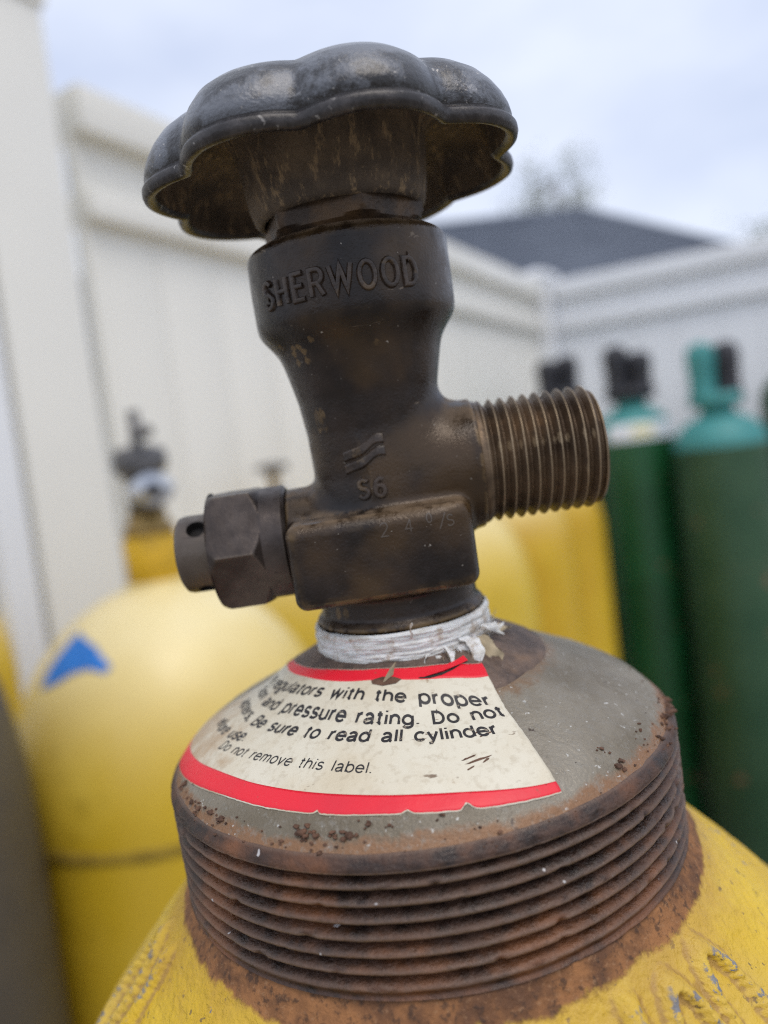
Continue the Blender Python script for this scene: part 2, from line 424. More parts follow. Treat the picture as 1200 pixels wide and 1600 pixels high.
def fence_section(a, b, mat, label, skip=.07):
    d = (b - a); L = d.length; u = d.normalized(); rz = math.atan2(u.y, u.x)
    root = empty('fence', (a.x, a.y, 0), (0, 0, rz), label=label, category='fence')
    x0, x1 = skip, L - skip; xm, hl = (x0 + x1) / 2, (x1 - x0) / 2
    obj('top_rail', *box((xm, 0, FT - .035), (hl, .042, .035), .004), mat, root, sharp=40)
    obj('middle_rail', *box((xm, 0, FM + .02), (hl, .036, .022), .004), mat, root, sharp=40)
    obj('bottom_rail', *box((xm, 0, .12), (hl, .028, .06), .004), mat, root, sharp=40)
    n = max(1, round((x1 - x0) / .152)); w_ = (x1 - x0) / n
    for zlo, zhi in ((.17, FM), (FM + .04, FT - .06)):
        src = None
        for i in range(n):
            if src is None:
                src = obj('board', *box((0, 0, (zlo + zhi) / 2), (w_ / 2 - .0006, .011, (zhi - zlo) / 2), .0012), mat, root, sharp=40); o = src
            else:
                o = src.copy(); COL.objects.link(o); o.parent = root
            o.location = (x0 + w_ * (i + .5), random.uniform(-.0006, .0006), 0)
    return root
def post(p, h, half, rz, mat, label, capw=.012, caph=.05):
    root = empty('fence_post', (p.x, p.y, 0), (0, 0, rz), label=label, category='post')
    obj('post_shaft', *box((0, 0, h / 2), (half, half, h / 2), .004), mat, root, sharp=40)
    q = half + capw
    V = [(-q, -q, h), (q, -q, h), (q, q, h), (-q, q, h), (-q, -q, h + .02), (q, -q, h + .02), (q, q, h + .02), (-q, q, h + .02), (0, 0, h + caph)]
    F = [(3, 2, 1, 0), (0, 1, 5, 4), (1, 2, 6, 5), (2, 3, 7, 6), (3, 0, 4, 7), (4, 5, 8), (5, 6, 8), (6, 7, 8), (7, 4, 8)]
    obj('post_cap', V, F, mat, root, False)
    return root
fence_section(LEND, CORNER, 'vinyl', 'long white vinyl fence panel running along the left side of the yard')
fence_section(CORNER, REND, 'vinyl2', 'white vinyl fence panel behind the green cylinders')
ud = (CORNER - LEND).normalized(); lrz = math.atan2(ud.y, ud.x)
post(CORNER, FT + .02, .062, lrz, 'vinyl2', 'white corner post with peaked cap where the two fences meet')
post(LEND - ud * .062, FT + .075, .066, lrz, 'vinyl', 'tall white post at the left edge of the picture', .006, .05)
# gate beside the tall post
ga = LEND - ud * .132
gate = empty('gate', (ga.x, ga.y, 0), (0, 0, lrz + math.pi), label='white vinyl gate leaf beside the tall post at left edge', category='gate')
obj('gate_stile', *box((.03, .035, 1.0), (.024, .03, .95), .004), 'vinyl2', gate, sharp=40)
obj('gate_stile', *box((.87, .035, 1.0), (.024, .03, .95), .004), 'vinyl2', gate, sharp=40)
for zz in (.15, 1.0, 1.9):
    obj('gate_rail', *box((.45, .035, zz), (.394, .024, .045), .004), 'vinyl2', gate, sharp=40)
for i in range(5):
    for za, zb in ((.197, .953), (1.047, 1.853)):
        obj('board', *box((.135 + .1576 * i, .03, (za + zb) / 2), (.0775, .010, (zb - za) / 2), .003), 'vinyl', gate, sharp=40)

# ------------------------------------------------------------------ house with hip roof beyond the fence
house = empty('house', (5, 14, 0), label='house with dark slate hip roof beyond the white fence', category='house')
def hv(p): return (p[0] - 5, p[1] - 14, p[2])
E = [(-6.5, 9.0, 2.9), (5.55, 9.34, 2.9), (5.7, 14.0, 2.9), (-6.5, 14, 2.9)]
RG = [(-3.5, 11.4, 4.56), (3.39, 11.5, 4.54)]
obj('wall', *box((-5.4, -2.4, 1.45), (5.4, 1.9, 1.44)), 'housewall', house, False)
RV = [hv(p) for p in E + RG]
rf = obj('roof', RV + [(x, y, z - .12) for x, y, z in RV[:4]], [(0, 1, 5, 4), (1, 2, 5), (2, 3, 4, 5), (3, 0, 4), (0, 6, 7, 1), (1, 7, 8, 2), (2, 8, 9, 3), (3, 9, 6, 0), (9, 8, 7, 6)], 'slate', house, False)
# shingle courses on the two slopes that face the yard
def courses(A, B, C, D, n, name):
    A, B, C, D = map(Vector, (A, B, C, D)); nrm = (B - A).cross(D - A).normalized()
    if nrm.z < 0: nrm = -nrm
    for i in range(n):
        t0, t1 = i / n, min(1, (i + 1.12) / n)
        p = [A.lerp(D, t0) + nrm * .035, B.lerp(C, t0) + nrm * .035, B.lerp(C, t1) + nrm * .008, A.lerp(D, t1) + nrm * .008]
        q = [v - nrm * .03 for v in p[:2]]
        obj(name, [tuple(v) for v in p + q], [(0, 1, 2, 3), (4, 5, 1, 0)], 'slate', rf, False)
courses(RV[0], RV[1], RV[5], RV[4], 22, 'shingle_course')
courses(RV[1], RV[2], Vector(RV[5]) + Vector((.02, .02, 0)), Vector(RV[5]), 22, 'shingle_course')
obj('ridge_cap', *tube([RV[4], RV[5], RV[1]], .07, 6), 'slate', rf)

# ------------------------------------------------------------------ trees
def tree(loc, h, cz, crx, crz, n, mat, label, seed):
    R = random.Random(seed)
    root = empty('tree', loc, label=label, category='tree', group='trees beyond the fence')
    P = [Vector((0, 0, 0)), Vector((.1, 0, h * .35)), Vector((-.05, .1, h * .65)), Vector((.1, 0, h * .97))]
    VF = [tube(P, [.16, .12, .08, .03], 8)]; tips = []
    for i in range(16):
        b = P[1].lerp(P[3], R.uniform(.2, 1)); a = R.uniform(0, 6.28)
        e = Vector((math.cos(a) * crx * R.uniform(.4, .95), math.sin(a) * crx * R.uniform(.4, .95), cz + crz * R.uniform(-.8, .9)))
        VF.append(tube([b, b.lerp(e, .5) + Vector((0, 0, .12)), e], [.04, .025, .008], 5)); tips += [e, b.lerp(e, .6)]
    obj('trunk', *merge(*VF), 'bark', root)
    V, F = [], []
    for i in range(n):
        c = R.choice(tips) + Vector((R.gauss(0, .26), R.gauss(0, .26), R.gauss(0, .2)))
        u = Vector((R.gauss(0, 1), R.gauss(0, 1), R.gauss(0, 1))).normalized(); v = u.orthogonal().normalized(); s = R.uniform(.05, .10)
        b = len(V); V += [tuple(c - u * s), tuple(c + v * s * .45), tuple(c + u * s), tuple(c - v * s * .45)]; F.append((b, b + 1, b + 2, b + 3))
    obj('crown', V, F, mat, root, False)
tree((5.4, 20.5, 0), 8.2, 7.0, 1.0, 1.9, 1500, 'leaf2', 'thin pale tree rising behind the slate roof', 3)
tree((9.35, 17.0, 0), 5.2, 4.6, 1.0, 1.0, 1700, 'leaf', 'dark green tree at the right edge above the fence', 5)
tree((3.2, 19.0, 0), 5.6, 5.2, .8, .5, 900, 'leaf', 'low yellowish tree top peeping over the roof ridge', 8)

# ------------------------------------------------------------------ background cylinders
def cyl_profile(R, zs, sh, rn, power=2.0):
    """body radius R, shoulder starts at zs, height sh, ends at neck radius rn"""
    P = [(R * .55, .0), (R * .93, .002), (R, .02), (R, zs * .5), (R, zs - .004)]
    for i in range(1, 25):
        a = i / 24 * math.pi / 2
        r_ = R * math.cos(a) ** (2 / power) if i < 24 else 0
        z = zs + sh * math.sin(a) ** (2 / power)
        if r_ > rn: P.append((r_, z))
        else: break
    zt = P[-1][1] + .006
    P += [(rn + .004, P[-1][1] + .003), (rn, zt)]
    return P, zt
def bg_valve(root, z, kind, rz=0):
    s = .001
    v = empty('valve', (0, 0, z), (0, 0, rz)); v.parent = root
    if kind == 'outlet': v.scale = (1.55, 1.55, 1.15)
    def L(name, prof, mat, n=20, **k): return obj(name, *lathe([(a * s, b * s) for a, b in prof], n), mat, v, **k)
    if kind == 'outlet':
        L('valve_base', [(0, -2), (17, -2), (17, 8), (13, 12), (13, 22), (0, 22)], 'bbrass')
        L('valve_stem', [(0, 20), (11, 20), (12, 34), (12, 52), (15, 55), (18, 60), (18, 74), (15, 78), (11, 80), (0, 80)], 'bdark')
        V, F = lathe([(0, 0), (10, 0), (10, 14), (14, 15), (14, 30), (6, 31), (6, 24), (0, 24)], 20)
        V = [((z_) * s, y * s, (x + 40) * s) for x, y, z_ in V]
        obj('outlet_nut', V, F, 'chrome', v, sharp=40)
        V, F = lathe([(0, 30.2), (5.8, 30.2)], 16)
        V = [((z_) * s, y * s, (x + 40) * s) for x, y, z_ in V]
        obj('outlet_bore', V, F, 'capblack', v)
        V, F = lathe([(0, 0), (9, 0), (9, 14), (7, 20), (0, 20)], 16)
        V = [((-z_ - 6) * s, y * s, (x + 30) * s) for x, y, z_ in V]
        obj('relief_plug', V, F, 'chrome', v, sharp=40)
        obj('handwheel', *merge(lathe([(4 * s, 80 * s), (4 * s, 112 * s), (0, 113 * s)], 10), tube([(-.012, 0, .092), (.030, .0, .090)], [.003, .006], 8)), 'bdark', v)
    else:
        L('valve_base', [(0, -2), (15, -2), (15, 12), (12, 18), (12, 34), (0, 34)], 'chrome')
        L('valve_stem', [(0, 33), (9, 33), (10, 50), (11, 70), (8, 74), (0, 74)], 'bbrass')
        prof = [(0, 70), (9, 70), (26, 72), (30, 76), (29, 82), (20, 85), (0, 86)]
        V = []
        for r_, z_ in prof:
            for j in range(36):
                a = 2 * math.pi * j / 36; q = r_ * (1 + (.08 * math.cos(6 * a) if r_ > 15 else 0)); V.append((q * math.cos(a) * s, q * math.sin(a) * s, z_ * s))
        obj('handwheel', V, grid_faces(len(prof), 36), 'bdark', v)
        V, F = lathe([(0, 0), (9, 0), (9, 30), (0, 30)], 16)
        obj('outlet', [(z_ * s, y * s, (x + 26) * s) for x, y, z_ in V], F, 'chrome', v, sharp=40)
    return v
def yellow_cyl(x, y, R, zs, sh, label, valve='wheel', vrz=0, mat='byellow', power=2.0, ringh=.048, rring=.0285, group='yellow cylinders standing in the yard', tilt=(0, 0), seam=False):
    root = empty('gas_cylinder', (x, y, 0), (tilt[0], tilt[1], random.uniform(0, 6)), label=label, category='gas cylinder', group=group)
    P, zt = cyl_profile(R, zs, sh, rring, power)
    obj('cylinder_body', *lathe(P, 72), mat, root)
    if seam: obj('weld_seam', *lathe([(R - .002, zs - .012), (R + .0015, zs - .010), (R + .0015, zs - .003), (R - .002, zs)], 72, lambda x, y, z, a: .0012 * mnoise.noise((x * 40, y * 40, 1))), 'seam', root)
    obj('neck_ring', *lathe([(rring - .002, zt - .004), (rring, zt), (rring, zt + ringh - .004), (rring - .003, zt + ringh), (0, zt + ringh)], 40), 'orangeneck', root, sharp=50)
    if valve: bg_valve(root, zt + ringh, valve, vrz - root.rotation_euler.z)
    return root, zt
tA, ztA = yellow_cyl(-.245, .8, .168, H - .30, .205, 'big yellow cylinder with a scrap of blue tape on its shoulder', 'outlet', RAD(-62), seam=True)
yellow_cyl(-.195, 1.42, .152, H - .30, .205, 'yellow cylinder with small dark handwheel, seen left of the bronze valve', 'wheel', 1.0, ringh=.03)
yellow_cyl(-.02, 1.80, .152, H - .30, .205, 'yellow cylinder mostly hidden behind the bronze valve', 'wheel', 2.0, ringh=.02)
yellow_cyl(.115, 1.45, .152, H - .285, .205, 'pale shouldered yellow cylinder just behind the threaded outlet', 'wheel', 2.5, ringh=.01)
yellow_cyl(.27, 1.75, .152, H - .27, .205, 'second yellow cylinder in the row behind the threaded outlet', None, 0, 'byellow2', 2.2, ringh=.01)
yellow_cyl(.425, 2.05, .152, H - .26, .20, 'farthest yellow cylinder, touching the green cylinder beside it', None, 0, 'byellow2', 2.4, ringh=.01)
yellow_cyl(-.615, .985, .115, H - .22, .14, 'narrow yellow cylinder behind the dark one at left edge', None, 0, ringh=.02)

# blue tape scrap stuck on the big yellow cylinder
def on_body(P, r_):
    pr = sorted(P, key=lambda q: q[0]); return float(np.interp(r_, [q[0] for q in pr], [q[1] for q in pr]))
PA, _ = cyl_profile(.168, H - .30, .205, .0285)
PA = [q for q in PA if q[1] > H - .305][:-2]
def tank_point(az, r_, off=.0006):
    z = on_body(PA, r_); e = .002; n = Vector(((on_body(PA, r_ - e) - on_body(PA, r_ + e)) / (2 * e), 0, 1)).normalized()
    q = Vector((r_ + n.x * off, 0, z + n.z * off)); return (q.x * math.cos(az), q.x * math.sin(az), q.z)
TAPE_UV = [(-135.2, .131), (-137.4, .119), (-132.6, .0892), (-110.4, .1016), (-97.7, .1171), (-100.1, .1207), (-108.7, .1177), (-117.1, .120), (-124.8, .1263)]
V, F = [], []
cu, cv = np.mean([a for a, b in TAPE_UV]), np.mean([b for a, b in TAPE_UV])
bm = bmesh.new(); vv = [bm.verts.new((a, b * 1000, 0)) for a, b in TAPE_UV]; bm.faces.new(vv)
bmesh.ops.triangulate(bm, faces=bm.faces[:]); bmesh.ops.subdivide_edges(bm, edges=bm.edges[:], cuts=5, use_grid_fill=True)
bmesh.ops.triangulate(bm, faces=bm.faces[:]); bm.verts.index_update()
tb = empty('blue_tape_scrap', (-.245, .8, 0), label='torn scrap of blue masking tape on the big yellow cylinder', category='tape')
V = [tank_point(RAD(v.co.x), min(.1665, v.co.y / 1000), .0012) for v in bm.verts]
obj('tape_sheet', V, [tuple(v.index for v in f.verts) for f in bm.faces], 'blue', tb); bm.free()

# dark brown cylinder at the left edge
br = empty('gas_cylinder', (-.43, .57, 0), (0, 0, 0), label='dark brown cylinder cut off by the left edge of the picture', category='gas cylinder')
P, zt = cyl_profile(.125, H - .25, .25, .03)
obj('cylinder_body', *lathe(P, 72), 'brownpaint', br)
obj('neck_ring', *lathe([(.029, zt - .004), (.03, zt + .03), (0, zt + .03)], 32), 'bdark', br, sharp=50)

# green cylinders with valve guards
def guard(root, z, tall, matA, matB, rz):
    v = empty('valve_guard', (0, 0, z), (0, 0, rz)); v.parent = root; v.scale = (1.25, 1.25, 1.05)
    for s_, hh, m in ((-1, tall[0], matA), (1, tall[1], matB)):
        prof = [(.0, -.004), (.032, -.004), (.033, .012), (.028, .03), (.028, hh * .5), (.031, hh * .72), (.029, hh * .88), (.02, hh * .97), (.01, hh), (0, hh + .001)]
        V, F = lathe(prof, 28)
        V = [(x * 1.0 + s_ * .026, y * 1.2, q) for x, y, q in V]
        obj('guard_horn', V, F, m, v)
    obj('guard_collar', *lathe([(.045, -.012), (.055, -.01), (.056, .012), (.05, .022), (0, .024)], 32), matB if matB == matA else matA, v)
def green_cyl(x, y, R, zs, mat, shmat, label, tall, mA, mB, rz, sticker=False, sh=.11):
    root = empty('gas_cylinder', (x, y, 0), (0, 0, 0), label=label, category='gas cylinder', group='green cylinders along the fence')
    P, zt = cyl_profile(R, zs, sh, .046, 2.3)
    cut = [i for i, q in enumerate(P) if q[1] > zs][0]
    obj('cylinder_body', *lathe(P[:cut + 2], 64), mat, root)
    obj('shoulder', *lathe([(q[0] + .0006, q[1]) for q in P[cut + 1:]], 64), shmat, root)
    obj('neck', *lathe([(.045, zt - .006), (.046, zt + .025), (.042, zt + .03), (0, zt + .03)], 32), shmat, root, sharp=50)
    guard(root, zt + .03, tall, mA, mB, rz)
    if sticker:
        q = []
        for i, (z0, z1, a0, a1, m) in enumerate(((zs + .006, zs + .056, -150, -25, 'white'), (zs + .018, zs + .046, -112, -80, 'ysticker'))):
            V = []
            nz, na = 6, 24
            for a in range(nz):
                z = z0 + (z1 - z0) * a / (nz - 1); rr2 = float(np.interp(z, [p[1] for p in P], [p[0] for p in P])) + .0012 + .0006 * i
                V += [(rr2 * math.cos(RAD(a0 + (a1 - a0) * b / (na - 1))), rr2 * math.sin(RAD(a0 + (a1 - a0) * b / (na - 1))), z) for b in range(na)]
            obj('sticker', V, grid_faces(nz, na, False), m, root)
    return root
green_cyl(.784, 2.34, .114, H - .035, 'green', 'teal', 'bright green cylinder with white shoulder label and black valve guard', (.15, .125), 'capblack', 'capblack', -.15, True)
green_cyl(.958, 2.15, .125, H - .09, 'olive', 'teal', 'faded green cylinder with teal shoulder and half teal valve guard', (.16, .155), 'teal', 'capblack', -.1)
green_cyl(1.385, 2.45, .14, H + .03, 'olive', 'olive', 'dull green cylinder cut off by the right edge of the picture', (.15, .14), 'capblack', 'capblack', .2)
green_cyl(.63, 2.58, .114, H - .005, 'green', 'teal', 'green cylinder whose black guard shows above the threaded outlet', (.125, .135), 'capblack', 'capblack', .1)
#MAIN#
# ================================================================== the near cylinder and its valve (millimetres, scaled down)
TX, TY = .0504, -.0274                      # slight lean of the cylinder
Mx = Matrix.Rotation(TY, 3, 'Y') @ Matrix.Rotation(TX, 3, 'X')
OC = Vector((.000075, .12093, H))
ZB = H / (Mx @ Vector((0, 0, 1))).z * 1000   # height of design origin above the base, mm
base = OC - Mx @ Vector((0, 0, ZB / 1000))
DZ = 3.63
MAIN = empty('gas_cylinder', base, (TX, TY, 0), label='nearest cylinder, yellow with rusty threaded neck and dark bronze valve', category='gas cylinder')
def mm(V): return [(x * .001, y * .001, (z + DZ + ZB) * .001) for x, y, z in V]
def mobj(name, VF, mat, parent=None, **k): return obj(name, mm(VF[0]), VF[1], mat, parent or MAIN, **k)
Z1 = -47.24; PIT = 2.138

# ---- cylinder body and shoulder
SH = [(36, -14.5), (39.0, -15.9), (39.8, -17.2), (41.0, -19.2), (43, -22.0), (46, -25.4), (50, -29.6), (55, -35), (60, -41), (66, -49), (72, -58), (80, -72), (88, -88), (96, -108), (104, -134), (110, -165), (113.5, -205), (114.3, -250)]
sr_ = np.array([a for a, b in SH]); sz_ = np.array([b for a, b in SH]) + Z1
def shz(r): return float(np.interp(r, sr_, sz_))
dense = []
for (a, b), (c_, d) in zip(SH[:-1], SH[1:]):
    for k in range(4): dense.append((a + (c_ - a) * k / 4, b + (d - b) * k / 4 + Z1))
dense.append((SH[-1][0], SH[-1][1] + Z1))
zb = -ZB - DZ
dense += [(114.3, -700), (114.3, zb + 22), (110, zb + 4), (96, zb), (0, zb)]
dense = dense[::-1]
def loop(r0, r1, p0, p1):
    return [((r0 + r1) / 2 - (r1 - r0) / 2 * math.cos(a), (p0 + p1) / 2 + (p1 - p0) / 2 * math.sin(a)) for a in np.linspace(0, 2 * math.pi, 40)]
MARKS = [(loop(42.8, 54.5, 41.5, 48.8), .95, 1.7), (loop(43.0, 55, 32.0, 38.8), .95, 1.7), ([(r, 26.6) for r in np.linspace(43.0, 50, 14)], 1.5, 1.7),
         (loop(44, 57, -83, -76), .95, 1.8), ([(r, -69.5) for r in np.linspace(43.5, 56, 20)], 1.35, 1.8)]      # raised foundry marks on the shoulder
MP = [(np.array([(math.radians(p) * 50, r * 1.25) for r, p in m]), w_, h_) for m, w_, h_ in MARKS]
def relief(x, y, z, a):
    if z < -350: return 0
    d = .5 * fbm(x, y, z, .05) + .14 * fbm(x, y, z, .35)
    r = math.hypot(x, y)
    if 41 < r < 64:
        ph = math.atan2(x, -y)
        if -1.7 < ph < 1.1:
            q = np.array((ph * 50, r * 1.25))
            for m, w_, h_ in MP:
                if abs(m[:, 0] - q[0]).min() < 5:
                    t = math.sqrt(float(((m - q) ** 2).sum(1).min())) + .25 * mnoise.noise((x * .5, y * .5, z * .5))
                    d += h_ * math.exp(-(t / w_) ** 4)
    return d
fine = []
for (a, b), (c_, d) in zip(dense[:-1], dense[1:]):
    k = 5 if 39 < c_ < 62 and b > -160 else 1
    fine += [(a + (c_ - a) * t / k, b + (d - b) * t / k) for t in range(k)]
fine.append(dense[-1])
V, F = lathe(fine, 560, relief)
mobj('cylinder_body', (V, F), 'yellow')

# ---- threaded neck ring
nz, na = 150, 280
V = []
ztop, zbot = Z1 + 1.0, Z1 - 16.3
for i in range(nz):
    z = zbot + (ztop - zbot) * i / (nz - 1)
    for j in range(na):
        a = 2 * math.pi * j / na
        ph = (z - Z1) / PIT - (a + math.pi / 2) / (2 * math.pi) * 1.0
        c_ = .5 + .5 * math.cos(2 * math.pi * ph)
        s = c_ ** .45
        s = max(s, sm(z, Z1 - .95, Z1 - .55))
        dep = 1.9 * min(1, max(0, (z - zbot) / 1.8)) * min(1, max(.05, (ztop - z) / .9))
        r = 39.75 - dep * (1 - s)
        x, y = math.cos(a), math.sin(a)
        n1_ = fbm(x * 40, y * 40, z, .22); n2_ = fbm(x * 40, y * 40, z * 1.0, 1.1)
        pit_ = max(0, mnoise.noise((x * 26, y * 26, z * .8)) - .38)
        r += .06 * n1_ + .03 * n2_ - 1.1 * pit_ * s - .75 * max(0, (z - Z1 + .5) / 1.5) ** 2
        V.append((r * x, r * y, z))
for r_, z_ in ((38.75, ztop + .25), (38.3, ztop + .45), (37.8, ztop + .5), (36.5, ztop + .5)):
    for j in range(na):
        a = 2 * math.pi * j / na; q_ = r_ + .06 * fbm(math.cos(a) * 40, math.sin(a) * 40, ztop, .22); V.append((q_ * math.cos(a), q_ * math.sin(a), z_))
F = grid_faces(nz + 4, na)
ring = mobj('neck_ring', (V, F), 'rust')

# ---- dome under the valve
DM = [(10, 17), (14, 15.2), (18, 13.2), (21, 11.6), (25, 9.6), (29, 7.8), (33, 5.9), (36, 4.0), (37.6, 2.5), (38.6, 1.35), (39.1, .3)]
dr = np.linspace(8, 39.4, 240); dzv = np.interp(dr, [a for a, b in DM], [b for a, b in DM])
kk = np.hanning(25); kk /= kk.sum()
pad = np.concatenate([dzv[0] + (dzv[1] - dzv[0]) * np.arange(-12, 0), dzv, dzv[-1] + (dzv[-1] - dzv[-2]) * np.arange(1, 13)])
dzv = np.convolve(pad, kk, 'valid') + Z1
def dmz(r): return float(np.interp(r, dr, dzv))
prof = [(r, dmz(r)) for r in np.linspace(38.9, 12, 70)]
def dd(x, y, z, a): return .10 * fbm(x, y, z, .25) + .05 * fbm(x, y, z, 1.2)
V, F = lathe(prof, 180)
V = [(x, y, z + .10 * fbm(x, y, z, .25) + .06 * fbm(x, y, z, 1.2)) for x, y, z in V]
mobj('neck_dome', (V, F), 'dome')
prof = [(21.9, dmz(21.9) - .2), (21.8, dmz(21.8) + .15), (21.4, dmz(21.4) + .42), (20.5, dmz(20.5) + .5), (18, dmz(18) + .5), (15.5, dmz(15.5) + .5), (13, dmz(13) + .5), (11, dmz(11) + .5)]
V, F = lathe(prof, 150)
V = [(x * (1 + .012 * fbm(x, y, 0, .12)), y * (1 + .012 * fbm(x, y, 0, .12)), z + .12 * fbm(x, y, z, .4) + .05 * fbm(x, y, z, 1.6)) for x, y, z in V]
mobj('neck_boss', (V, F), 'boss')

# rust scabs on the rim of the dome
VF = []
R_ = random.Random(4)
SCB = .62
spots = [(37.9, -59, .7), (37.9, -55, .8), (37.6, -50, .7), (37.7, -46, .9), (38, -29, .5), (37.1, -25, 1.0), (37.4, -24, .8), (37.3, -22, .8), (37.0, -19, .6), (37.2, -15.5, .9), (37.5, -16.5, .7), (36.4, -12, .6), (36.5, -8, .4), (38.4, 11, .5), (37.4, 40, .9), (36.5, 54, .5), (35.3, 40, .5), (36.2, 2, .4), (37.6, -68, .8), (38.2, 68, 1.1), (38.6, 72, 1.5), (38.8, 76, 1.3), (38.7, 64, .9), (38.9, 80, 1.2), (38.5, 58, .7)]
for k in range(80): spots.append((39.2 - abs(R_.gauss(0, 1.6)), R_.uniform(-95, 95), R_.uniform(.1, .38)))
for r_, p_, s_ in list(spots[:25]):
    for k in range(4): spots.append((r_ + R_.gauss(0, .5), p_ + R_.gauss(0, 1.1), s_ * R_.uniform(.3, .7)))
for r, p, s in spots:
    bm = bmesh.new(); s *= SCB; bmesh.ops.create_icosphere(bm, subdivisions=2, radius=s)
    q = R_.random() * 50
    for v in bm.verts:
        v.co *= 1 + .8 * mnoise.noise(v.co * (1.3 / s) + Vector((q, q, 0))) + .35 * mnoise.noise(v.co * (3.5 / s) + Vector((q, 0, q)))
        v.co.z *= .5
    c_ = Vector((r * math.sin(RAD(p)), -r * math.cos(RAD(p)), dmz(r) + .05))
    bm.verts.index_update()
    VF.append(([tuple(v.co + c_) for v in bm.verts], [tuple(v.index for v in f.verts) for f in bm.faces])); bm.free()
o = mobj('rust_scabs', merge(*VF), 'scab'); o['kind'] = 'stuff'

# ---- warning label glued over the dome
def labz(r): return dmz(r) + .16 + .52 * (1 - sm(r, 20.6, 23.2))
def lab(r, ph, off=0.0):
    e = .4; n = Vector((labz(r - e) - labz(r + e), 0, 2 * e)).normalized()
    q = r + n.x * off; return (q * math.sin(RAD(ph)), -q * math.cos(RAD(ph)), labz(r) + n.z * off)
TOPE = ([-100, -78, -45, -15, 20, 34.6], [19, 17.3, 15.6, 15.2, 16.2, 18.2])
TOPB = ([-100, -61, -13, 15.5, 31.6], [20.0, 17.9, 17.0, 18.5, 20.4])
BOTB = ([-100, -86, -55, -32, -15, 4, 25], [37.8, 36.6, 33.6, 33.15, 33.3, 34.1, 36.3])
BOTE = ([-100, -84, -49, -26.6, -6.6, 7, 24.6], [39.1, 38.4, 35.6, 35.4, 35.5, 36.2, 37.15])
RED = ([15, 18.2, 20.4, 25.2, 32.6, 37.2, 40], [36, 34.6, 31.6, 28.1, 25.8, 25.0, 24.8])
def smi(x, t):
    xs = np.linspace(x - 6, x + 6, 7); return float(np.mean(np.interp(xs, t[0], t[1])))
NOT = [(-23, .5, .4), (-4.6, .8, .4), (6.8, .9, .7)]
def bot_edge(p):
    d = sum(h_ * math.exp(-((p - c_) / w_) ** 2) for c_, w_, h_ in NOT)
    return smi(p, BOTE) - d + .06 * mnoise.noise((p * .5, 1, 0)) + .05 * mnoise.noise((p * 2.1, 4, 0))
def patch(lo, hi, off, nu=150, nv=14, right=True, thick=.12, left=-98):
    V = []
    for i in range(nv):
        v = i / (nv - 1)
        for j in range(nu):
            u = j / (nu - 1); p = 25.0
            for _ in range(3):
                r = lo(left + (p - left) * u) * (1 - v) + hi(left + (p - left) * u) * v
                p = float(np.interp(r, RED[0], RED[1])) + .25 * mnoise.noise((r * 1.7, 7, 0))
            ph = left + (p - left) * u
            r = lo(ph) * (1 - v) + hi(ph) * v
            V.append(lab(r, ph, off + .05 * mnoise.noise((ph * .12, r * .3, 2))))
    F = [tuple(reversed(f)) for f in grid_faces(nv, nu, False)]
    # skirt gives the sheet its thickness
    b = len(V); rim = [j for j in range(nu)] + [i * nu + nu - 1 for i in range(1, nv)] + [(nv - 1) * nu + j for j in range(nu - 2, -1, -1)]
    for k in rim:
        x, y, z = V[k]; V.append((x, y, z - thick))
    for k in range(len(rim) - 1): F.append((rim[k], rim[k + 1], b + k + 1, b + k))
    return V, F
label = mobj('warning_label', patch(lambda p: smi(p, TOPE) - .12 + .08 * mnoise.noise((p * .8, 9, 0)), lambda p: bot_edge(p) + .08, .02, 170, 40), 'paper')
label['label'] = 'torn cream warning label with red borders and black print'
mobj('red_border', patch(lambda p: smi(p, TOPE) + .06 * mnoise.noise((p * 1.3, 3, 0)), lambda p: smi(p, TOPB), .06, 170, 8, thick=.05), 'red', label)
mobj('red_border', patch(lambda p: smi(p, BOTB), lambda p: bot_edge(p), .06, 200, 8, thick=.05), 'red', label)
# torn place in the upper border: rust showing through, a crack and a curled flap
def blob(pts, off, mat, name, parent):
    V = [lab(np.mean([a for a, b in pts]), np.mean([b for a, b in pts]), off)] + [lab(a, b, off) for a, b in pts]
    n = len(pts); return mobj(name, (V, [(0, 1 + (k + 1) % n, 1 + k) for k in range(n)]), mat, parent, smooth=False)
blob([(17.2, -19), (16.7, -14), (16.9, -8), (17.4, -4.5), (18.0, -7), (18.2, -13), (17.8, -18)], .10, 'scab', 'bare_patch', label)
blob([(17.6, 3), (17.75, 8), (17.65, 14), (17.3, 20), (16.9, 26), (16.8, 29), (17.0, 26), (17.55, 20), (17.95, 14), (18.05, 8), (17.8, 4)], .11, 'dark', 'tear', label)
V = []
for i in range(9):
    t = i / 8; wd = 1.05 * (1 - t) ** .8 + .03
    c_ = Vector(lab(17.3 - 1.2 * t, -11 + 5 * t, .1 + 1.9 * math.sin(t * 1.5)))
    d = Vector((math.cos(.6), .2, math.sin(.5))).normalized()
    V += [tuple(c_ - d * wd), tuple(c_ + Vector((0, -.12, .1))), tuple(c_ + d * wd)]
mobj('curled_flap', (V, grid_faces(9, 3, False)), 'tape_old', label)
V = []
for i in range(14):
    t = i / 13; p_ = 4 + 26 * t; h_ = .28 * math.sin(math.pi * t)
    for w_ in (0, .5, 1.0):
        V.append(lab(17.65 - .9 * t ** 2 - w_ * 1.0, p_, .07 + h_ * (1 - w_)))
mobj('lifted_edge', (V, grid_faces(14, 3, False)), 'red', label)
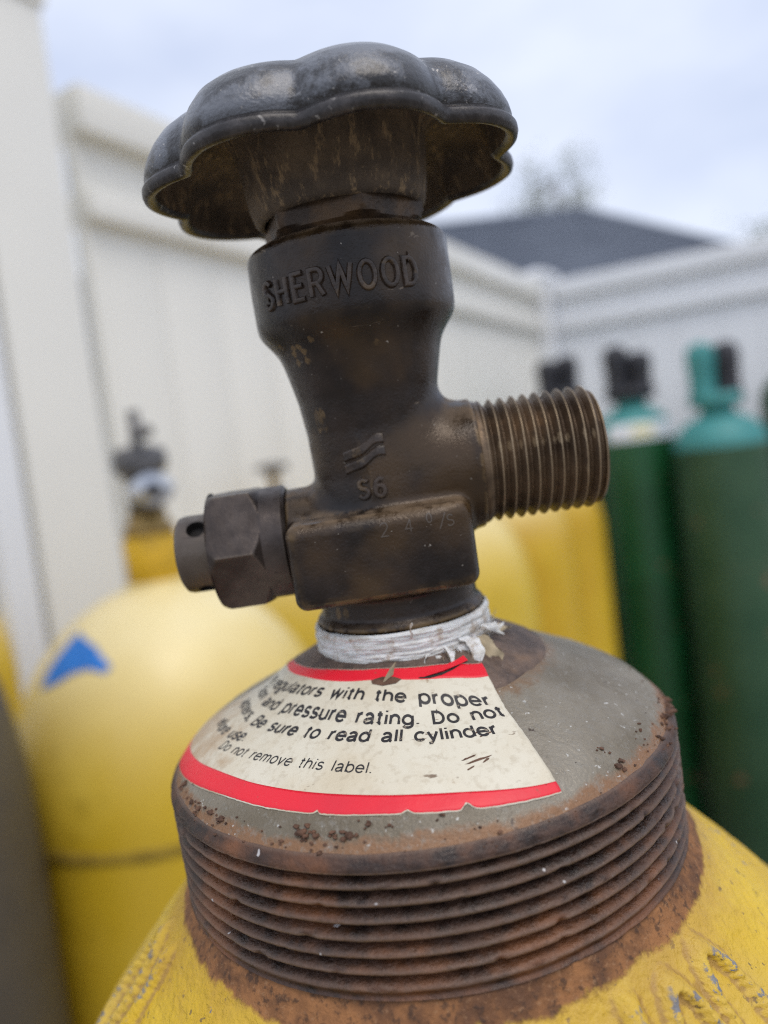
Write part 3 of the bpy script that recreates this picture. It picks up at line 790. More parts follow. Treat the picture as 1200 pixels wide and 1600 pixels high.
# grease scratches on the paper
for r0, p0, p1 in ((27.5, 12.5, 16), (28.0, 15, 20), (30.6, 8.5, 12.5), (31.2, 9, 16), (32.0, 9, 11), (31.5, 13, 15)):
    pts = [(r0 - .14 * math.sin(math.pi * k / 7) * random.uniform(.4, 1.4) - .05 * k, p0 + (p1 - p0) * k / 7) for k in range(8)] + [(r0 + .13 - .05 * k, p0 + (p1 - p0) * k / 7) for k in range(6, 0, -1)]
    blob(pts, .045, 'scab', 'grime_smear', label)

# ---- lettering: a small stroke alphabet (x-height 1, capitals 1.38)
def arc(cx_, cy_, rx, ry, a0, a1, n=14): return [(cx_ + rx * math.cos(RAD(a0 + (a1 - a0) * k / n)), cy_ + ry * math.sin(RAD(a0 + (a1 - a0) * k / n))) for k in range(n + 1)]
O_ = lambda cx_=.44: arc(cx_, .5, .42, .5, 0, 360, 24)
CAP = 1.38
GL = {
 ' ': (.66, []), '.': (.22, [[(.1, .0), (.1, .12)]]), ',': (.24, [[(.12, .12), (.12, -.02), (.05, -.2)]]), '/': (.75, [[(.02, -.1), (.72, CAP + .1)]]),
 'a': (.92, [arc(.42, .66, .34, .34, 160, 0) + [(.76, .2), (.80, .04), (.9, .0)], [(.76, .56), (.45, .50), (.22, .44), (.09, .34)] + arc(.33, .25, .26, .25, 160, 270) + [(.5, .03), (.66, .14), (.76, .32)]]),
 'b': (.95, [[(.08, 1.4), (.08, 0)], O_(.48)]), 'd': (.95, [[(.84, 1.4), (.84, 0)], O_(.44)]), 'p': (.95, [[(.08, 1), (.08, -.4)], O_(.48)]),
 'c': (.86, [arc(.44, .5, .42, .5, 42, 318, 20)]), 'e': (.92, [[(.04, .52), (.86, .52)] + arc(.44, .5, .42, .5, 4, 325, 22)]),
 'f': (.5, [[(.22, 0), (.22, 1.1)] + arc(.42, 1.12, .2, .28, 180, 80, 6), [(.0, .98), (.46, .98)]]),
 'g': (.95, [O_(.44), [(.84, 1), (.84, .0)] + arc(.45, -.06, .39, .36, 0, -155, 10)]),
 'h': (.9, [[(.08, 1.4), (.08, 0)], [(.08, .55)] + arc(.45, .6, .36, .4, 170, 0, 10) + [(.81, 0)]]), 'n': (.9, [[(.08, 1), (.08, 0)], [(.08, .55)] + arc(.45, .6, .36, .4, 170, 0, 10) + [(.81, 0)]]),
 'i': (.2, [[(.1, 1), (.1, 0)], [(.1, 1.25), (.1, 1.4)]]), 'l': (.2, [[(.1, 1.4), (.1, 0)]]),
 'm': (1.38, [[(.08, 1), (.08, 0)], [(.08, .6)] + arc(.38, .66, .3, .34, 170, 0, 9) + [(.68, 0)], [(.68, .6)] + arc(.98, .66, .3, .34, 170, 0, 9) + [(1.28, 0)]]),
 'o': (.9, [O_(.45)]), 'r': (.52, [[(.08, 1), (.08, 0)], [(.08, .5)] + arc(.46, .58, .36, .4, 170, 88, 7)]),
 's': (.8, [arc(.39, .745, .31, .255, 25, 270, 12) + arc(.39, .255, .35, .255, 90, -155, 12)]),
 't': (.5, [[(.22, 1.28), (.22, .2)] + arc(.4, .2, .18, .2, 180, 275, 6), [(.0, .98), (.46, .98)]]),
 'u': (.9, [[(.08, 1), (.08, .4)] + arc(.44, .4, .36, .4, 180, 360, 10) , [(.8, 1), (.8, 0)]]),
 'v': (.85, [[(.03, 1), (.42, 0), (.82, 1)]]), 'w': (1.2, [[(.03, 1), (.32, 0), (.6, 1), (.88, 0), (1.17, 1)]]), 'y': (.85, [[(.03, 1), (.43, .02)], [(.82, 1), (.42, -.12), (.3, -.34), (.08, -.38)]]),
 'B': (1.02, [[(.1, 0), (.1, CAP), (.55, CAP)] + arc(.58, 1.05, .33, .33, 90, -90, 10) + [(.1, .72)], [(.55, .72)] + arc(.58, .36, .38, .36, 90, -90, 10) + [(.1, 0)]]),
 'D': (1.06, [[(.1, 0), (.1, CAP), (.45, CAP)] + arc(.45, .69, .5, .69, 90, -90, 16) + [(.1, 0)]]),
 'S': (.95, [arc(.46, 1.04, .37, .34, 25, 270, 14) + arc(.46, .35, .42, .35, 90, -155, 14)]), 'H': (1.05, [[(.1, 0), (.1, CAP)], [(.92, 0), (.92, CAP)], [(.1, .7), (.92, .7)]]),
 'E': (.9, [[(.85, CAP), (.1, CAP), (.1, 0), (.87, 0)], [(.1, .72), (.78, .72)]]), 'R': (1.02, [[(.1, 0), (.1, CAP), (.55, CAP)] + arc(.57, 1.02, .34, .36, 90, -90, 10) + [(.1, .66)], [(.55, .66), (.92, 0)]]),
 'W': (1.5, [[(.04, CAP), (.4, 0), (.74, CAP), (1.08, 0), (1.45, CAP)]]), 'O': (1.15, [arc(.57, .69, .5, .69, 0, 360, 28)]),
 '2': (.9, [arc(.43, 1.02, .36, .36, 170, -20, 12) + [(.6, .6), (.06, 0), (.84, 0)]]), '4': (.9, [[(.62, 0), (.62, CAP), (.04, .38), (.86, .38)]]), '0': (.9, [arc(.43, .69, .38, .69, 0, 360, 24)]),
 '6': (.9, [arc(.44, .42, .37, .42, 0, 360, 20), [(.07, .45), (.1, .85), (.25, 1.2), (.5, 1.37), (.75, 1.25)]]),
}
def strokes(body_, cap, track=.2):
    k = cap / CAP; x = 0; out = []
    for ch in body_:
        adv, pl = GL[ch]
        for p in pl: out.append([((x + a) * k, b * k) for a, b in p])
        x += adv + track
    return out, (x - track) * k
def offs(p, i, closed):
    n = len(p)
    a = p[i - 1] if i > 0 else (p[-2] if closed else None); b = p[i + 1] if i < n - 1 else (p[1] if closed else None)
    c_ = p[i]
    def un(u, v):
        d = (v[0] - u[0], v[1] - u[1]); l = math.hypot(*d) or 1; return (d[0] / l, d[1] / l)
    t1 = un(a, c_) if a else un(c_, b); t2 = un(c_, b) if b else t1
    m = (t1[0] + t2[0], t1[1] + t2[1]); l = math.hypot(*m) or 1; m = (m[0] / l, m[1] / l)
    co_ = max(.45, m[0] * t1[0] + m[1] * t1[1]); return (-m[1] / co_, m[0] / co_)
def ribbon(pl, wd, shape, xs=1.0):
    """shape: list of (across -1..1, height); returns V with (x,y,h)"""
    V, F = [], []
    m = len(shape)
    for p in pl:
        q = [(a * xs, b) for a, b in p]
        closed = math.hypot(q[0][0] - q[-1][0], q[0][1] - q[-1][1]) < 1e-6
        if not closed and m > 2:      # round the stroke ends off
            pass
        dense_ = [q[0]]
        for u, v in zip(q[:-1], q[1:]):
            n = max(1, int(math.hypot(v[0] - u[0], v[1] - u[1]) / (wd * 1.2)))
            dense_ += [(u[0] + (v[0] - u[0]) * t / n, u[1] + (v[1] - u[1]) * t / n) for t in range(1, n + 1)]
        q = dense_
        b0 = len(V)
        for i in range(len(q)):
            o1 = offs(q, i, closed)
            for s_, h_ in shape: V.append((q[i][0] + o1[0] * s_ * wd / 2, q[i][1] + o1[1] * s_ * wd / 2, h_))
        for i in range(len(q) - 1):
            for j in range(m - 1):
                F.append((b0 + i * m + j + 1, b0 + i * m + j, b0 + (i + 1) * m + j, b0 + (i + 1) * m + j + 1))
        if m > 2 and not closed:
            F.append(tuple(b0 + j for j in range(m))); F.append(tuple(b0 + (len(q) - 1) * m + j for j in range(m - 1, -1, -1)))
    return V, F
def stroke_flat(body_, cap, wd, width=None, track=.2, shear=0.0):
    pl, w0 = strokes(body_, cap, track)
    V, F = ribbon(pl, wd, [(-1, 0), (1, 0)], (width / w0) if width else 1.0)
    return [(x + shear * y, y, h_) for x, y, h_ in V], F, (width or w0)
def stroke_solid(body_, cap, wd, hgt, track=.2, width=None):
    pl, w0 = strokes(body_, cap, track)
    return ribbon(pl, wd, [(-1.25, -.25), (-1, .35 * hgt), (-.62, .85 * hgt), (0, hgt), (.62, .85 * hgt), (1, .35 * hgt), (1.25, -.25)], (width / w0) if width else 1.0)
def line(prefix, main, cap, pts, p0, p1, wd, off=.075, shear=.10, track=.24):
    co = np.polyfit([p for p, r in pts], [r for p, r in pts], 3 if len(pts) > 4 else min(2, len(pts) - 1))
    def rr(p):
        lo_, hi_ = pts[0][0], pts[-1][0]
        q = min(max(p, lo_), hi_); return float(np.polyval(co, q)) + (.02 * (lo_ - p) if p < lo_ else 0)
    PH = np.linspace(-150, 60, 2100); RR = np.array([rr(p) for p in PH])
    S = np.concatenate([[0], np.cumsum(RR[:-1] * np.radians(np.diff(PH)))])
    s0, s1 = np.interp(p0, PH, S), np.interp(p1, PH, S)
    w1 = strokes(main, cap, track)[1]; k = (s1 - s0) / w1
    wf = strokes(prefix + main, cap, track)[1]
    V, F, _ = stroke_flat(prefix + main, cap, wd, wf * k, track, shear)
    out = []
    for i, (x, y, z) in enumerate(V):
        p = float(np.interp(s1 - (wf * k - x), S, PH)); out.append(lab(rr(p) - y, p, off))
    keep = [f for f in F if all(out[i][1] < 8 for i in f)]
    return mobj('lettering', (out, keep), 'ink', label, smooth=False)
line('e ', 'regulators with the proper', 1.72, [(-83.2, 22.4), (-53.6, 20.4), (-28.3, 20.2), (-11.9, 20.6), (3.1, 21.4), (25.2, 24.0)], -81, 25.2, .36)
line('tion ', 'and pressure rating. Do not', 1.72, [(-67.5, 24.1), (-45, 23.0), (-24.8, 23.1), (1.1, 24.2), (26.2, 26.1)], -73, 26.2, .36)
line('apters, ', 'Be sure to read all cylinder', 1.72, [(-64.8, 27.0), (-38.6, 25.9), (-14.3, 26.0), (7.2, 27.2), (20.8, 28.3)], -65, 20.8, .36)
line('ef', 'ore use.', 1.72, [(-77.2, 31.3), (-59.3, 29.3)], -79, -59.5, .32)
line('', 'Do not remove this label.', 1.4, [(-66.5, 32.1), (-47.8, 30.5), (-31.8, 30.3), (-12.7, 30.6)], -66.5, -12.6, .19)

# ---- thread seal tape
V = []
nz, na = 44, 220
for i in range(nz):
    t = i / (nz - 1); z = -33.2 + (33.2 - 27.5) * t
    for j in range(na):
        a = 2 * math.pi * j / na
        wv = .5 * mnoise.noise((math.cos(a) * 1.3, math.sin(a) * 1.3, 3))
        lay = (t * 3.6 + .25 * wv + .25 * a / 6.28) % 1.0
        r = 13.75 + .24 * math.sin(math.pi * lay) ** .5 + .22 * mnoise.noise((math.cos(a) * 3, math.sin(a) * 3, z * 5.5)) + .18 * mnoise.noise((math.cos(a) * 6, math.sin(a) * 6, z * 2.2)) + .10 * mnoise.noise((math.cos(a) * 22, math.sin(a) * 22, z * 3.5))
        if t < .25: r += (.25 - t) * (1.2 + 2.2 * mnoise.noise((math.cos(a) * 9, math.sin(a) * 9, 1)))
        if t > .93: r -= (t - .93) * 6
        zz = z + (.55 * mnoise.noise((math.cos(a) * 4, math.sin(a) * 4, 8)) * (1 - t) ** 2) + .2 * wv * t
        V.append((r * math.cos(a), r * math.sin(a), zz))
tape = mobj('thread_seal_tape', (V, grid_faces(nz, na)), 'tape')
def strand(pts, w_, mat, twist=1.0):
    P = [Vector(p) for p in pts]; Q = []
    for i in range(len(P) - 1):
        for k in range(7): Q.append(P[i].lerp(P[i + 1], k / 7))
    Q.append(P[-1])
    for _ in range(6): Q = [Q[0]] + [(Q[i - 1] + Q[i] * 2 + Q[i + 1]) / 4 for i in range(1, len(Q) - 1)] + [Q[-1]]
    V = []; sd_ = w_ * 37.1
    for i, p in enumerate(Q):
        t = i / (len(Q) - 1); a = twist * t * 2.2 + .5 * mnoise.noise((t * 3, sd_, 1)); wd = w_ * (.75 + .35 * mnoise.noise((t * 6, sd_, 0))) * min(1, (1 - t) * 5 + .35)
        d = Vector((math.cos(a), .3, math.sin(a) * .8)).normalized(); n = Vector((.2, -1, .3))
        for u in (-1, -.5, 0, .5, 1):
            cr_ = .35 * wd * (1 - u * u) * math.sin(t * 5 + sd_) + .18 * wd * math.sin(u * 7 + t * 9)
            V.append(tuple(p + d * wd * u + n * cr_))
    mobj('frayed_strand', (V, grid_faces(len(Q), 5, False)), mat, tape)
def tp(ph, r, z): return (r * math.sin(RAD(ph)), -r * math.cos(RAD(ph)), z)
strand([tp(17, 14.4, -31.6), tp(19, 15.0, -32.8), tp(16, 15.6, -34.0), tp(18, 16.2, -35.2)], .55, 'tape', .6)
strand([tp(33, 14.4, -31.0), tp(35, 15.4, -32.2), tp(33, 16.0, -33.6)], 1.1, 'tape', .9)
strand([tp(42, 14.6, -31.6), tp(41, 16.0, -32.8), tp(38, 17.2, -34.3), tp(41, 18.0, -34.9)], 1.5, 'tape_old', 1.6)
strand([tp(48, 14.5, -31.8), tp(51, 16.4, -32.6), tp(49, 17.6, -33.8)], 1.2, 'tape_old', -1.2)
strand([tp(3, 14.2, -28.6), tp(4, 14.9, -27.6), tp(3, 15.2, -26.6), tp(5, 15.3, -25.9)], .3, 'tape', 1)
strand([tp(-8, 14.4, -32.4), tp(-4, 15.0, -33.0), tp(-6, 15.4, -33.6)], .5, 'tape', 1.5)
strand([tp(60, 14.3, -30.4), tp(64, 15.6, -30.9), tp(70, 16.4, -30.4)], .6, 'tape', 2)
strand([tp(70, 14.3, -31.4), tp(76, 16.0, -31.6), tp(80, 17.0, -32.3)], .8, 'tape_old', 2)
strand([tp(26, 14.3, -31.5), tp(28, 15.2, -32.3), tp(31, 15.6, -32.6)], .6, 'tape', 2.4)
strand([tp(22, 14.5, -30.4), tp(24, 15.6, -31.6), tp(22, 16.3, -33.2), tp(24, 17.2, -34.6), tp(23, 17.4, -35.4)], .45, 'tape', .5)
strand([tp(37, 14.5, -30.0), tp(39, 15.6, -30.8), tp(37, 16.8, -32.2), tp(35, 17.6, -33.8)], 1.3, 'tape', .4)
strand([tp(46, 14.6, -30.8), tp(46, 16.2, -31.9), tp(43, 17.8, -33.2), tp(45, 18.8, -34.6)], 1.7, 'tape_old', .5)
strand([tp(56, 14.5, -29.6), tp(59, 15.9, -30.2), tp(62, 16.6, -31.4)], 1.0, 'tape', 1.0)
strand([tp(12, 14.4, -31.0), tp(8, 14.9, -31.9), tp(11, 15.3, -33.0)], .35, 'tape', 1.2)
VFs = {'tape': [], 'tape_old': []}
for k in range(150):
    a = R_.uniform(-75, 95); a = a if R_.random() < .5 else R_.uniform(15, 80)
    L_ = R_.uniform(.6, 2.6) if a > 10 else R_.uniform(.4, 1.2)
    z_ = R_.uniform(-33.0, -30.5) if a > 20 else R_.uniform(-33.1, -32.2)
    p = Vector(tp(a, 14.2, z_)); d = Vector(tp(a, 1, 0)) * .55 + Vector((R_.gauss(0, .5), R_.gauss(0, .3), R_.gauss(-.25, .35)))
    Q = [p]
    for q in range(7):
        d = (d + Vector((R_.gauss(0, .3), R_.gauss(0, .3), R_.gauss(-.1, .25)))).normalized(); Q.append(Q[-1] + d * L_ / 7)
    m_ = 'tape' if R_.random() < .65 else 'tape_old'
    VFs[m_].append(tube(Q, [R_.uniform(.03, .09) * (1 - .5 * t / 7) for t in range(8)], 5))
for m_, l_ in VFs.items():
    o = mobj('tape_fibres', merge(*l_), m_, tape); o['kind'] = 'stuff'

# ---- valve casting: smooth union of simple solids, meshed by surface nets
CR = np.array([(-28, 13.2), (-27.4, 13.5), (-26.7, 13.3), (-26.0, 12.5), (-22, 12.2), (-15, 11.5), (-8, 10.5), (-5, 10.15), (2, 10.3), (7, 10.85), (10, 11.5), (13, 12.2), (14.2, 12.65), (15.0, 13.1), (17.2, 14.75), (18.0, 15.1), (19.0, 15.22), (24, 15.25), (28.4, 15.2), (29.2, 14.8), (29.7, 14.0), (30.5, 13.0)])
zd = np.linspace(-28, 30.5, 600); rd = np.interp(zd, CR[:, 0], CR[:, 1]); k5 = np.hanning(15); k5 /= k5.sum()
rd = np.convolve(np.pad(rd, 7, 'edge'), k5, 'valid')
def smin(a, b, k):
    h = np.clip(.5 + .5 * (b - a) / k, 0, 1); return b * (1 - h) + a * h - k * h * (1 - h)
def smax(a, b, k): return -smin(-a, -b, k)
def sdf(p):
    x, y, z = p[..., 0], p[..., 1], p[..., 2]
    r = np.sqrt(x * x + y * y)
    core = smax((r - np.interp(z, zd, rd)) * .93, np.maximum(z - 29.8, -27.5 - z), .5)
    def rbox(c, h, q):
        d = np.abs(np.stack([x - c[0], y - c[1], z - c[2]], -1)) - (np.array(h) - q)
        return np.linalg.norm(np.maximum(d, 0), axis=-1) + np.minimum(d.max(-1), 0) - q
    zz = z + .012 * (x + 1) ** 2 * (z < -16)         # belly of the block sags a little
    blk = rbox((-1.2, 0, -16.2), (13.4, 14.9, 6.2), 1.7)
    blk = smax(blk, (x * .55 - y * .835 - 17.6), 2.0)  # right front corner rounded off
    blk = smax(blk, (x * .55 + y * .835 - 17.6), 2.0)
    blk = smax(blk, (-y * .78 + z * .62 - 4.7), .5)    # chamfer along the upper front edge
    rx = np.sqrt(y * y + (z + 6.0) ** 2)
    out = smax(rx - (9.4 + .045 * np.clip(x, 0, 16)), np.maximum(x - 15.2, -x), .4)
    ry = np.sqrt(y * y + (z + 13.6) ** 2)
    rel = smax(ry - 7.9, np.maximum(-x - 15.0, x), .4)
    d = smin(core, out, 4.0)
    d = smin(d, rel, 2.0)
    d = smin(d, blk, 1.6)
    return d
st = .34
gx, gy, gz = np.arange(-17.2, 17.2, st), np.arange(-17.2, 17.2, st), np.arange(-28.6, 30.8, st)
G = np.stack(np.meshgrid(gx, gy, gz, indexing='ij'), -1)
D = sdf(G).astype(np.float64)
ins = D < 0
c8 = [(a, b, c_) for a in (0, 1) for b in (0, 1) for c_ in (0, 1)]
sl = lambda A, o_: A[o_[0]:A.shape[0] - 1 + o_[0], o_[1]:A.shape[1] - 1 + o_[1], o_[2]:A.shape[2] - 1 + o_[2]]
cnt = sum(sl(ins, o_).astype(int) for o_ in c8)
act = (cnt > 0) & (cnt < 8)
idx = -np.ones(act.shape, int); idx[act] = np.arange(act.sum())
ci = np.argwhere(act)
P = np.stack([gx[ci[:, 0]] + st / 2, gy[ci[:, 1]] + st / 2, gz[ci[:, 2]] + st / 2], -1)
for it in range(7):
    d = sdf(P); e = .02; gr_ = np.stack([(sdf(P + np.eye(3)[k] * e) - sdf(P - np.eye(3)[k] * e)) / (2 * e) for k in range(3)], -1)
    l2 = np.maximum((gr_ ** 2).sum(-1), .2); P = P - (np.clip(d / l2, -.25, .25))[:, None] * gr_
FQ = []
for ax in range(3):
    o1 = [0, 0, 0]; o1[ax] = 1
    A = ins[:-1] if ax == 0 else ins[:, :-1] if ax == 1 else ins[:, :, :-1]
    B = ins[1:] if ax == 0 else ins[:, 1:] if ax == 1 else ins[:, :, 1:]
    for flip, M_ in ((0, A & ~B), (1, ~A & B)):
        E_ = np.argwhere(M_); b, c_ = (ax + 1) % 3, (ax + 2) % 3
        ok = (E_[:, b] > 0) & (E_[:, c_] > 0); E_ = E_[ok]
        q = []
        for db, dc in ((-1, -1), (0, -1), (0, 0), (-1, 0)):
            t_ = E_.copy(); t_[:, b] += db; t_[:, c_] += dc; q.append(idx[t_[:, 0], t_[:, 1], t_[:, 2]])
        q = np.stack(q, -1); FQ.append(q[:, ::-1] if flip else q)
FQ = np.concatenate(FQ)
Pm = P.copy()
body = mobj('valve_body', (Pm.tolist(), FQ.tolist()), 'bronze')
body['label'] = 'dark bronze valve casting with raised maker name'

def surf_rho(ph, z):
    """distance of the casting's skin from the axis"""
    ph, z = np.asarray(ph, float), np.asarray(z, float)
    lo_, hi_ = np.full(ph.shape, 6.0), np.full(ph.shape, 22.0)
    for _ in range(40):
        m_ = (lo_ + hi_) / 2; pt = np.stack([m_ * np.sin(ph), -m_ * np.cos(ph), z], -1); s_ = sdf(pt) < 0
        lo_ = np.where(s_, m_, lo_); hi_ = np.where(s_, hi_, m_)
    return lo_
def emboss(V, F, ph0, z0, rref, name, parent, mat='raised', smooth=True):
    A = np.array(V); ph = RAD(ph0) + A[:, 0] / rref; z = z0 + A[:, 1]
    rho = surf_rho(ph, z) + A[:, 2]
    out = np.stack([rho * np.sin(ph), -rho * np.cos(ph), z], -1)
    return mobj(name, (out.tolist(), F), mat, parent, smooth=smooth, sharp=35 if smooth else None)
# raised maker name
emboss(*stroke_solid('SHERWOOD', 3.5, .78, .46, .36, width=RAD(36.5 + 53) * 15.3), -53, 20.45, 15.3, 'raised_lettering', body)
# wavy two-stripe emblem
def stripe(z0):
    n = 22; top, bot = [], []
    for i in range(n):
        t = i / (n - 1); x = 6.1 * t
        z = 1.9 * (sm(t, .1, .85)) + .22 * math.sin(t * 9.0)
        top.append((x, z0 + z + .68)); bot.append((x, z0 + z - .68))
    V, F = [], []
    lev = [(-.1, -.3), (0.0, .3), (.16, .46)]
    pol = top + bot[::-1]; cxm = np.mean([p[0] for p in pol])
    m = len(pol)
    for ins_, h_ in lev:
        for i, (a, b) in enumerate(pol):
            zc_ = (top[i][1] + bot[i][1]) / 2 if i < n else (top[m - 1 - i][1] + bot[m - 1 - i][1]) / 2
            V.append((a + (cxm - a) * ins_ * .12, b + (zc_ - b) * ins_ * 2, h_))
    F = [tuple(f) for f in grid_faces(3, m)]
    b = 2 * m
    for i in range(n - 1): F.append((b + i, b + i + 1, b + m - 2 - i, b + m - 1 - i))
    F = [tuple(reversed(f)) for f in F[:2 * m]] + [tuple(reversed(f)) for f in F[2 * m:]]
    return V, F
for z0 in (-1.75, -3.55):
    V, F = stripe(z0); emboss(V, F, -27.5, 0, 10.3, 'raised_emblem', body)
emboss(*stroke_solid('S6', 2.6, .74, .42, .5, width=3.9), -19.0, -7.9, 10.3, 'raised_lettering', body)
# stamped date on the block
def stamp(s_, x0, z0, size):
    V, F, _ = stroke_flat(s_, size * .7, .16)
    pts = np.array([(x0 + a, -20., z0 + b) for a, b, c_ in V])
    lo_, hi_ = np.full(len(pts), -20.0), np.full(len(pts), -8.0)
    for _ in range(40):
        m_ = (lo_ + hi_) / 2; pts[:, 1] = m_; s2 = sdf(pts) < 0
        hi_ = np.where(s2, m_, hi_); lo_ = np.where(s2, lo_, m_)
    pts[:, 1] = lo_ - .03
    mobj('stamped_mark', (pts.tolist(), F), 'stamp', body, smooth=False)
stamp('2', -1.2, -13.2, 2.7); stamp('4', 2.3, -13.1, 2.5); stamp('0', 5.4, -12.2, 1.8); stamp('/', 7.1, -13.2, 2.7); stamp('S', 8.2, -13.1, 2.2)

# ---- threaded outlet
def xlathe(fn, x0, x1, nx, n, zc):
    V = []
    for i in range(nx):
        x = x0 + (x1 - x0) * i / (nx - 1)
        for j in range(n):
            a = 2 * math.pi * j / n; r = fn(x, a); V.append((x, r * math.cos(a), zc + r * math.sin(a)))
    return V, [tuple(f) for f in grid_faces(nx, n)]
def othread(x, a):
    ph = (x - 33.0) / 1.78 + a / (2 * math.pi)
    t = abs((ph % 1.0) - .5) * 2          # 0 root .. 1 crest
    dep = 1.2 * min(1, max(.0, (x - 15.6) / 1.6)) * 1.0
    r = 9.55 - dep * (1 - min(1, t * 1.04))
    if x > 32.7: r = min(r, 9.5 - (x - 32.7) * .85)
    if x < 15.8: r = 9.6
    return r + .02 * mnoise.noise((x * 2, math.cos(a) * 9, math.sin(a) * 9))
V, F = xlathe(othread, 14.6, 33.7, 200, 120, -6.0)
V2, F2 = xlathe(lambda x, a: 0, 33.7, 33.7, 2, 4, -6.0)
# end face ring and bore
e0 = [(33.7, 8.65), (33.75, 8.3), (33.7, 7.0), (33.2, 6.6), (20.0, 6.3), (19.9, 0.01)]
V3 = []
for xx, r in e0:
    for j in range(120):
        a = 2 * math.pi * j / 120; V3.append((xx, r * math.cos(a), -6.0 + r * math.sin(a)))
outlet = mobj('threaded_outlet', merge((V, F), (V3, grid_faces(len(e0), 120))), 'brass')

# ---- relief device on the left: washer, hex nut, drilled plug
def hexr(a, R0, rot): 
    t = (a - rot + math.pi / 6) % (math.pi / 3) - math.pi / 6
    return R0 * math.cos(math.pi / 6) / math.cos((a - rot) % (math.pi / 3) - math.pi / 6)
def nutfn(x, a):
    r = hexr(a, 10.0, math.pi)        # a corner faces the camera
    if x < -25.6: lim = 9.1 + (x + 27.0) / 1.4 * .9
    elif x > -20.2: lim = 9.95 - (x + 20.2) * .9
    else: lim = 10.2
    r = min(r, max(lim, 8.75))
    if x > -19.0: r = 8.75 if x > -18.8 else max(8.6, min(r, 8.75))
    if x > -15.6: r = 8.75 - (x + 15.6) * 1.2
    return r + .03 * mnoise.noise((x * .8, math.cos(a) * 4, math.sin(a) * 4))
ZR = -13.6
V, F = xlathe(nutfn, -27.0, -15.1, 70, 144, ZR)
e0 = [(-27.0, 9.1), (-27.05, 6.0)]; V3 = [(xx, r * math.cos(2 * math.pi * j / 144), ZR + r * math.sin(2 * math.pi * j / 144)) for xx, r in e0[::-1] for j in range(144)]
e1 = [(-15.1, 8.1), (-15.0, 5.0)]; V4 = [(xx, r * math.cos(2 * math.pi * j / 144), ZR + r * math.sin(2 * math.pi * j / 144)) for xx, r in e1 for j in range(144)]
nut = mobj('relief_nut', merge((V, F), (V3, grid_faces(2, 144)), (V4, grid_faces(2, 144))), 'nut', None, sharp=25)
V, F = xlathe(lambda x, a: 7.3 + .12 * math.sin(x * 7), -15.4, -13.6, 30, 60, ZR)
mobj('thread_gap', (V, F), 'dark', nut)
prof = [(-26.8, 6.1), (-31.6, 6.1), (-32.3, 5.9), (-32.7, 5.3), (-32.8, 4.4), (-32.4, 4.1), (-31.0, 4.0), (-30.9, .01)]
V = [(xx, r * math.cos(2 * math.pi * j / 72), ZR + r * math.sin(2 * math.pi * j / 72)) for xx, r in prof for j in range(72)]
F = [tuple(reversed(f)) for f in grid_faces(len(prof), 72)]
F.append(tuple(range(72)))
plug = mobj('drilled_plug', (V, F), 'nut', nut, sharp=30)
# radial holes cut with a boolean
VF = []
for aa in (46, -64, 118, 178, -130):
    d = Vector((0, -math.cos(RAD(aa)), math.sin(RAD(aa)))); c0 = Vector((-29.1, 0, ZR))
    VF.append(tube([c0 + d * 4.4, c0 + d * 8], 1.5, 24))
cut = mobj('hole_cutter', merge(*VF), 'dark')
bpy.context.view_layer.update()
md = plug.modifiers.new('holes', 'BOOLEAN'); md.operation = 'DIFFERENCE'; md.object = cut; md.solver = 'EXACT'
try: md.material_mode = 'TRANSFER'
except Exception: pass
dg = bpy.context.evaluated_depsgraph_get(); me = bpy.data.meshes.new_from_object(plug.evaluated_get(dg))
plug.modifiers.clear(); plug.data = me; me.set_sharp_from_angle(angle=RAD(30))
cm = cut.data; bpy.data.objects.remove(cut); bpy.data.meshes.remove(cm)

# ---- packing nut below the wheel
def vhex(z, a): pass
V = []
zs_ = [29.0, 29.6, 30.6, 31.1, 31.5, 32.2, 34.6, 36.5]
for z in zs_:
    for j in range(144):
        a = 2 * math.pi * j / 144
        ph = math.atan2(math.cos(a), -math.sin(a))        # angle from the front
        r = hexr(ph, 12.6, RAD(15))
        if z < 31: r = 10.6
        elif z < 31.3: r = min(r, 11.2)
        elif z < 32: r = min(r, 12.0)
        V.append((r * math.cos(a), r * math.sin(a), z))
mobj('packing_nut', (V, grid_faces(len(zs_), 144)), 'packing', None, sharp=25)

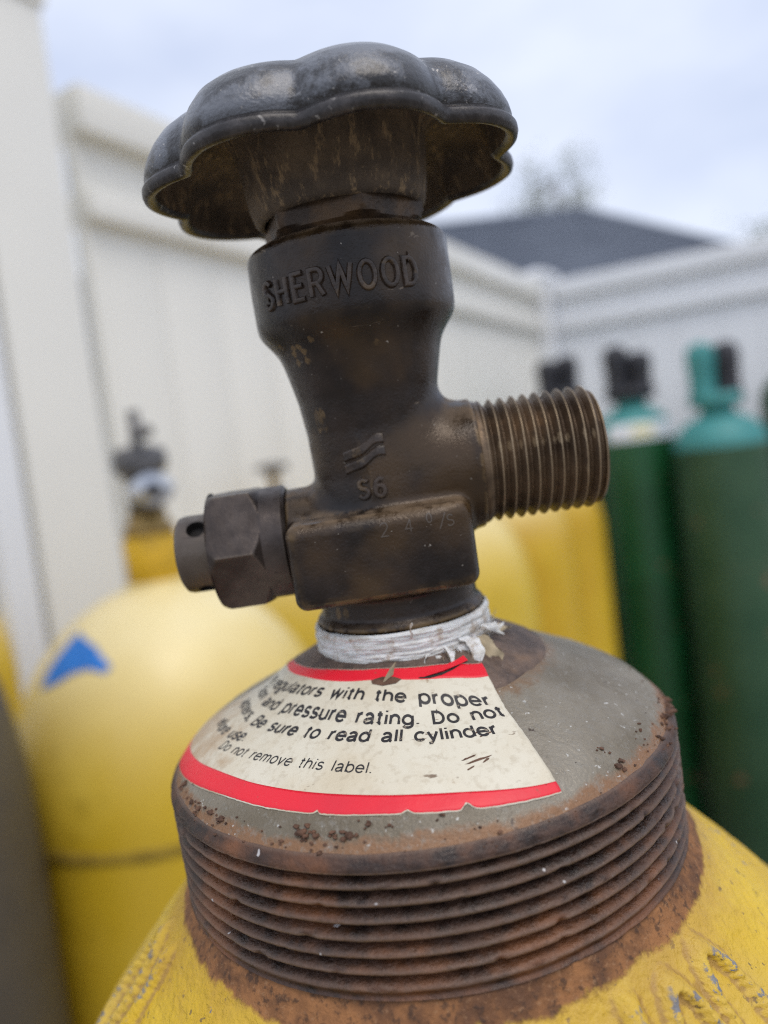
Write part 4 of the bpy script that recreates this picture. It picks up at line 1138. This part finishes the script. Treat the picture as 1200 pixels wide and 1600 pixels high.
# ---- handwheel
WO = Vector((0, -.5, 0)); WT = .02; NW = 240; PK = RAD(-165)
def outline(a, f, rp=28.0, rv=24.9):
    c_ = math.cos(4 * (a - PK)); s = (c_ * c_ + .008) ** .45 - .11
    rm = (rp * .62 + rv * .38)
    return rm + f * (rv + (rp - rv) * min(1, s * 1.13) - rm)
WP = [(.0, -1.7, 38.4, 1), (0, -1.3, 37.8, 1), (0, -.6, 37.6, 1), (0, 0.0, 37.9, 1), (0, .2, 38.5, 1), (0, .15, 39.1, 1), (0, -.1, 39.5, 1), (0, -.8, 39.75, 1), (0, -.75, 40.1, 1), (0, -.4, 40.6, 1),
      (0, -.6, 41.7, .98), (0, -1.2, 43.2, .92), (0, -2.1, 44.7, .84), (0, -3.3, 46.1, .75), (0, -5.0, 47.3, .65), (0, -7.3, 48.2, .54), (0, -10.1, 48.9, .42), (0, -13.3, 49.4, .31), (0, -16.8, 49.7, .21), (0, -20.6, 49.8, .12), (0, -24.2, 49.85, .05), (0, -26.4, 49.85, 0)]
V = []
for _, dr_, z, f in WP:
    for j in range(NW):
        a = 2 * math.pi * j / NW
        r = max(.2, outline(a, f) + dr_)
        zz = z + .06 * (outline(a, 1) - 26.6) * sm(z, 41, 47) * (1 - sm(-dr_, 12, 24)) + .07 * mnoise.noise((math.cos(a) * 5, math.sin(a) * 5, z * .25))
        V.append((WO.x + r * math.cos(a), WO.y + r * math.sin(a), zz))
F = grid_faces(len(WP), NW)
IN = [(0, -1.7, 38.4, 1), (0, -1.9, 40, 1), (0, -2.4, 42, 1), (0, -3.6, 44.0, .9), (0, -6, 45.2, .75), (0, -9.5, 45.9, .5), (0, -13, 46.3, .3), (0, -20, 46.4, 0)]
b = len(V)
for _, dr_, z, f in IN[::-1]:
    for j in range(NW):
        a = 2 * math.pi * j / NW; r = outline(a, f) + dr_
        V.append((WO.x + r * math.cos(a), WO.y + r * math.sin(a), z + .1 * mnoise.noise((r * math.cos(a) * .4, r * math.sin(a) * .4, z * .4))))
F2 = [tuple(i + b for i in f) for f in grid_faces(len(IN), NW)]
fm = [2 if i < 8 * NW else 0 for i in range(len(F))] + [1] * len(F2)
V = [(x, y, z - y * WT) for x, y, z in V]
wheel = mobj('handwheel', (V, F + F2), None, None, mats=['wheel', 'wheel_in', 'wheel_rim'], fm=fm)
wheel['label'] = 'worn dark grey scalloped handwheel'
HP = [(11.6, 33.6), (12.2, 33.5), (12.9, 34.2), (13.4, 36), (13.8, 39), (14.2, 43), (14.6, 44.6), (15.4, 45.6), (17, 46.2)]
V, F = lathe(HP, 96, lambda x, y, z, a: .10 * fbm(x, y, z, .25))
mobj('hub', ([(x, y + WO.y * .6, z) for x, y, z in V], F), 'wheel_in', wheel)
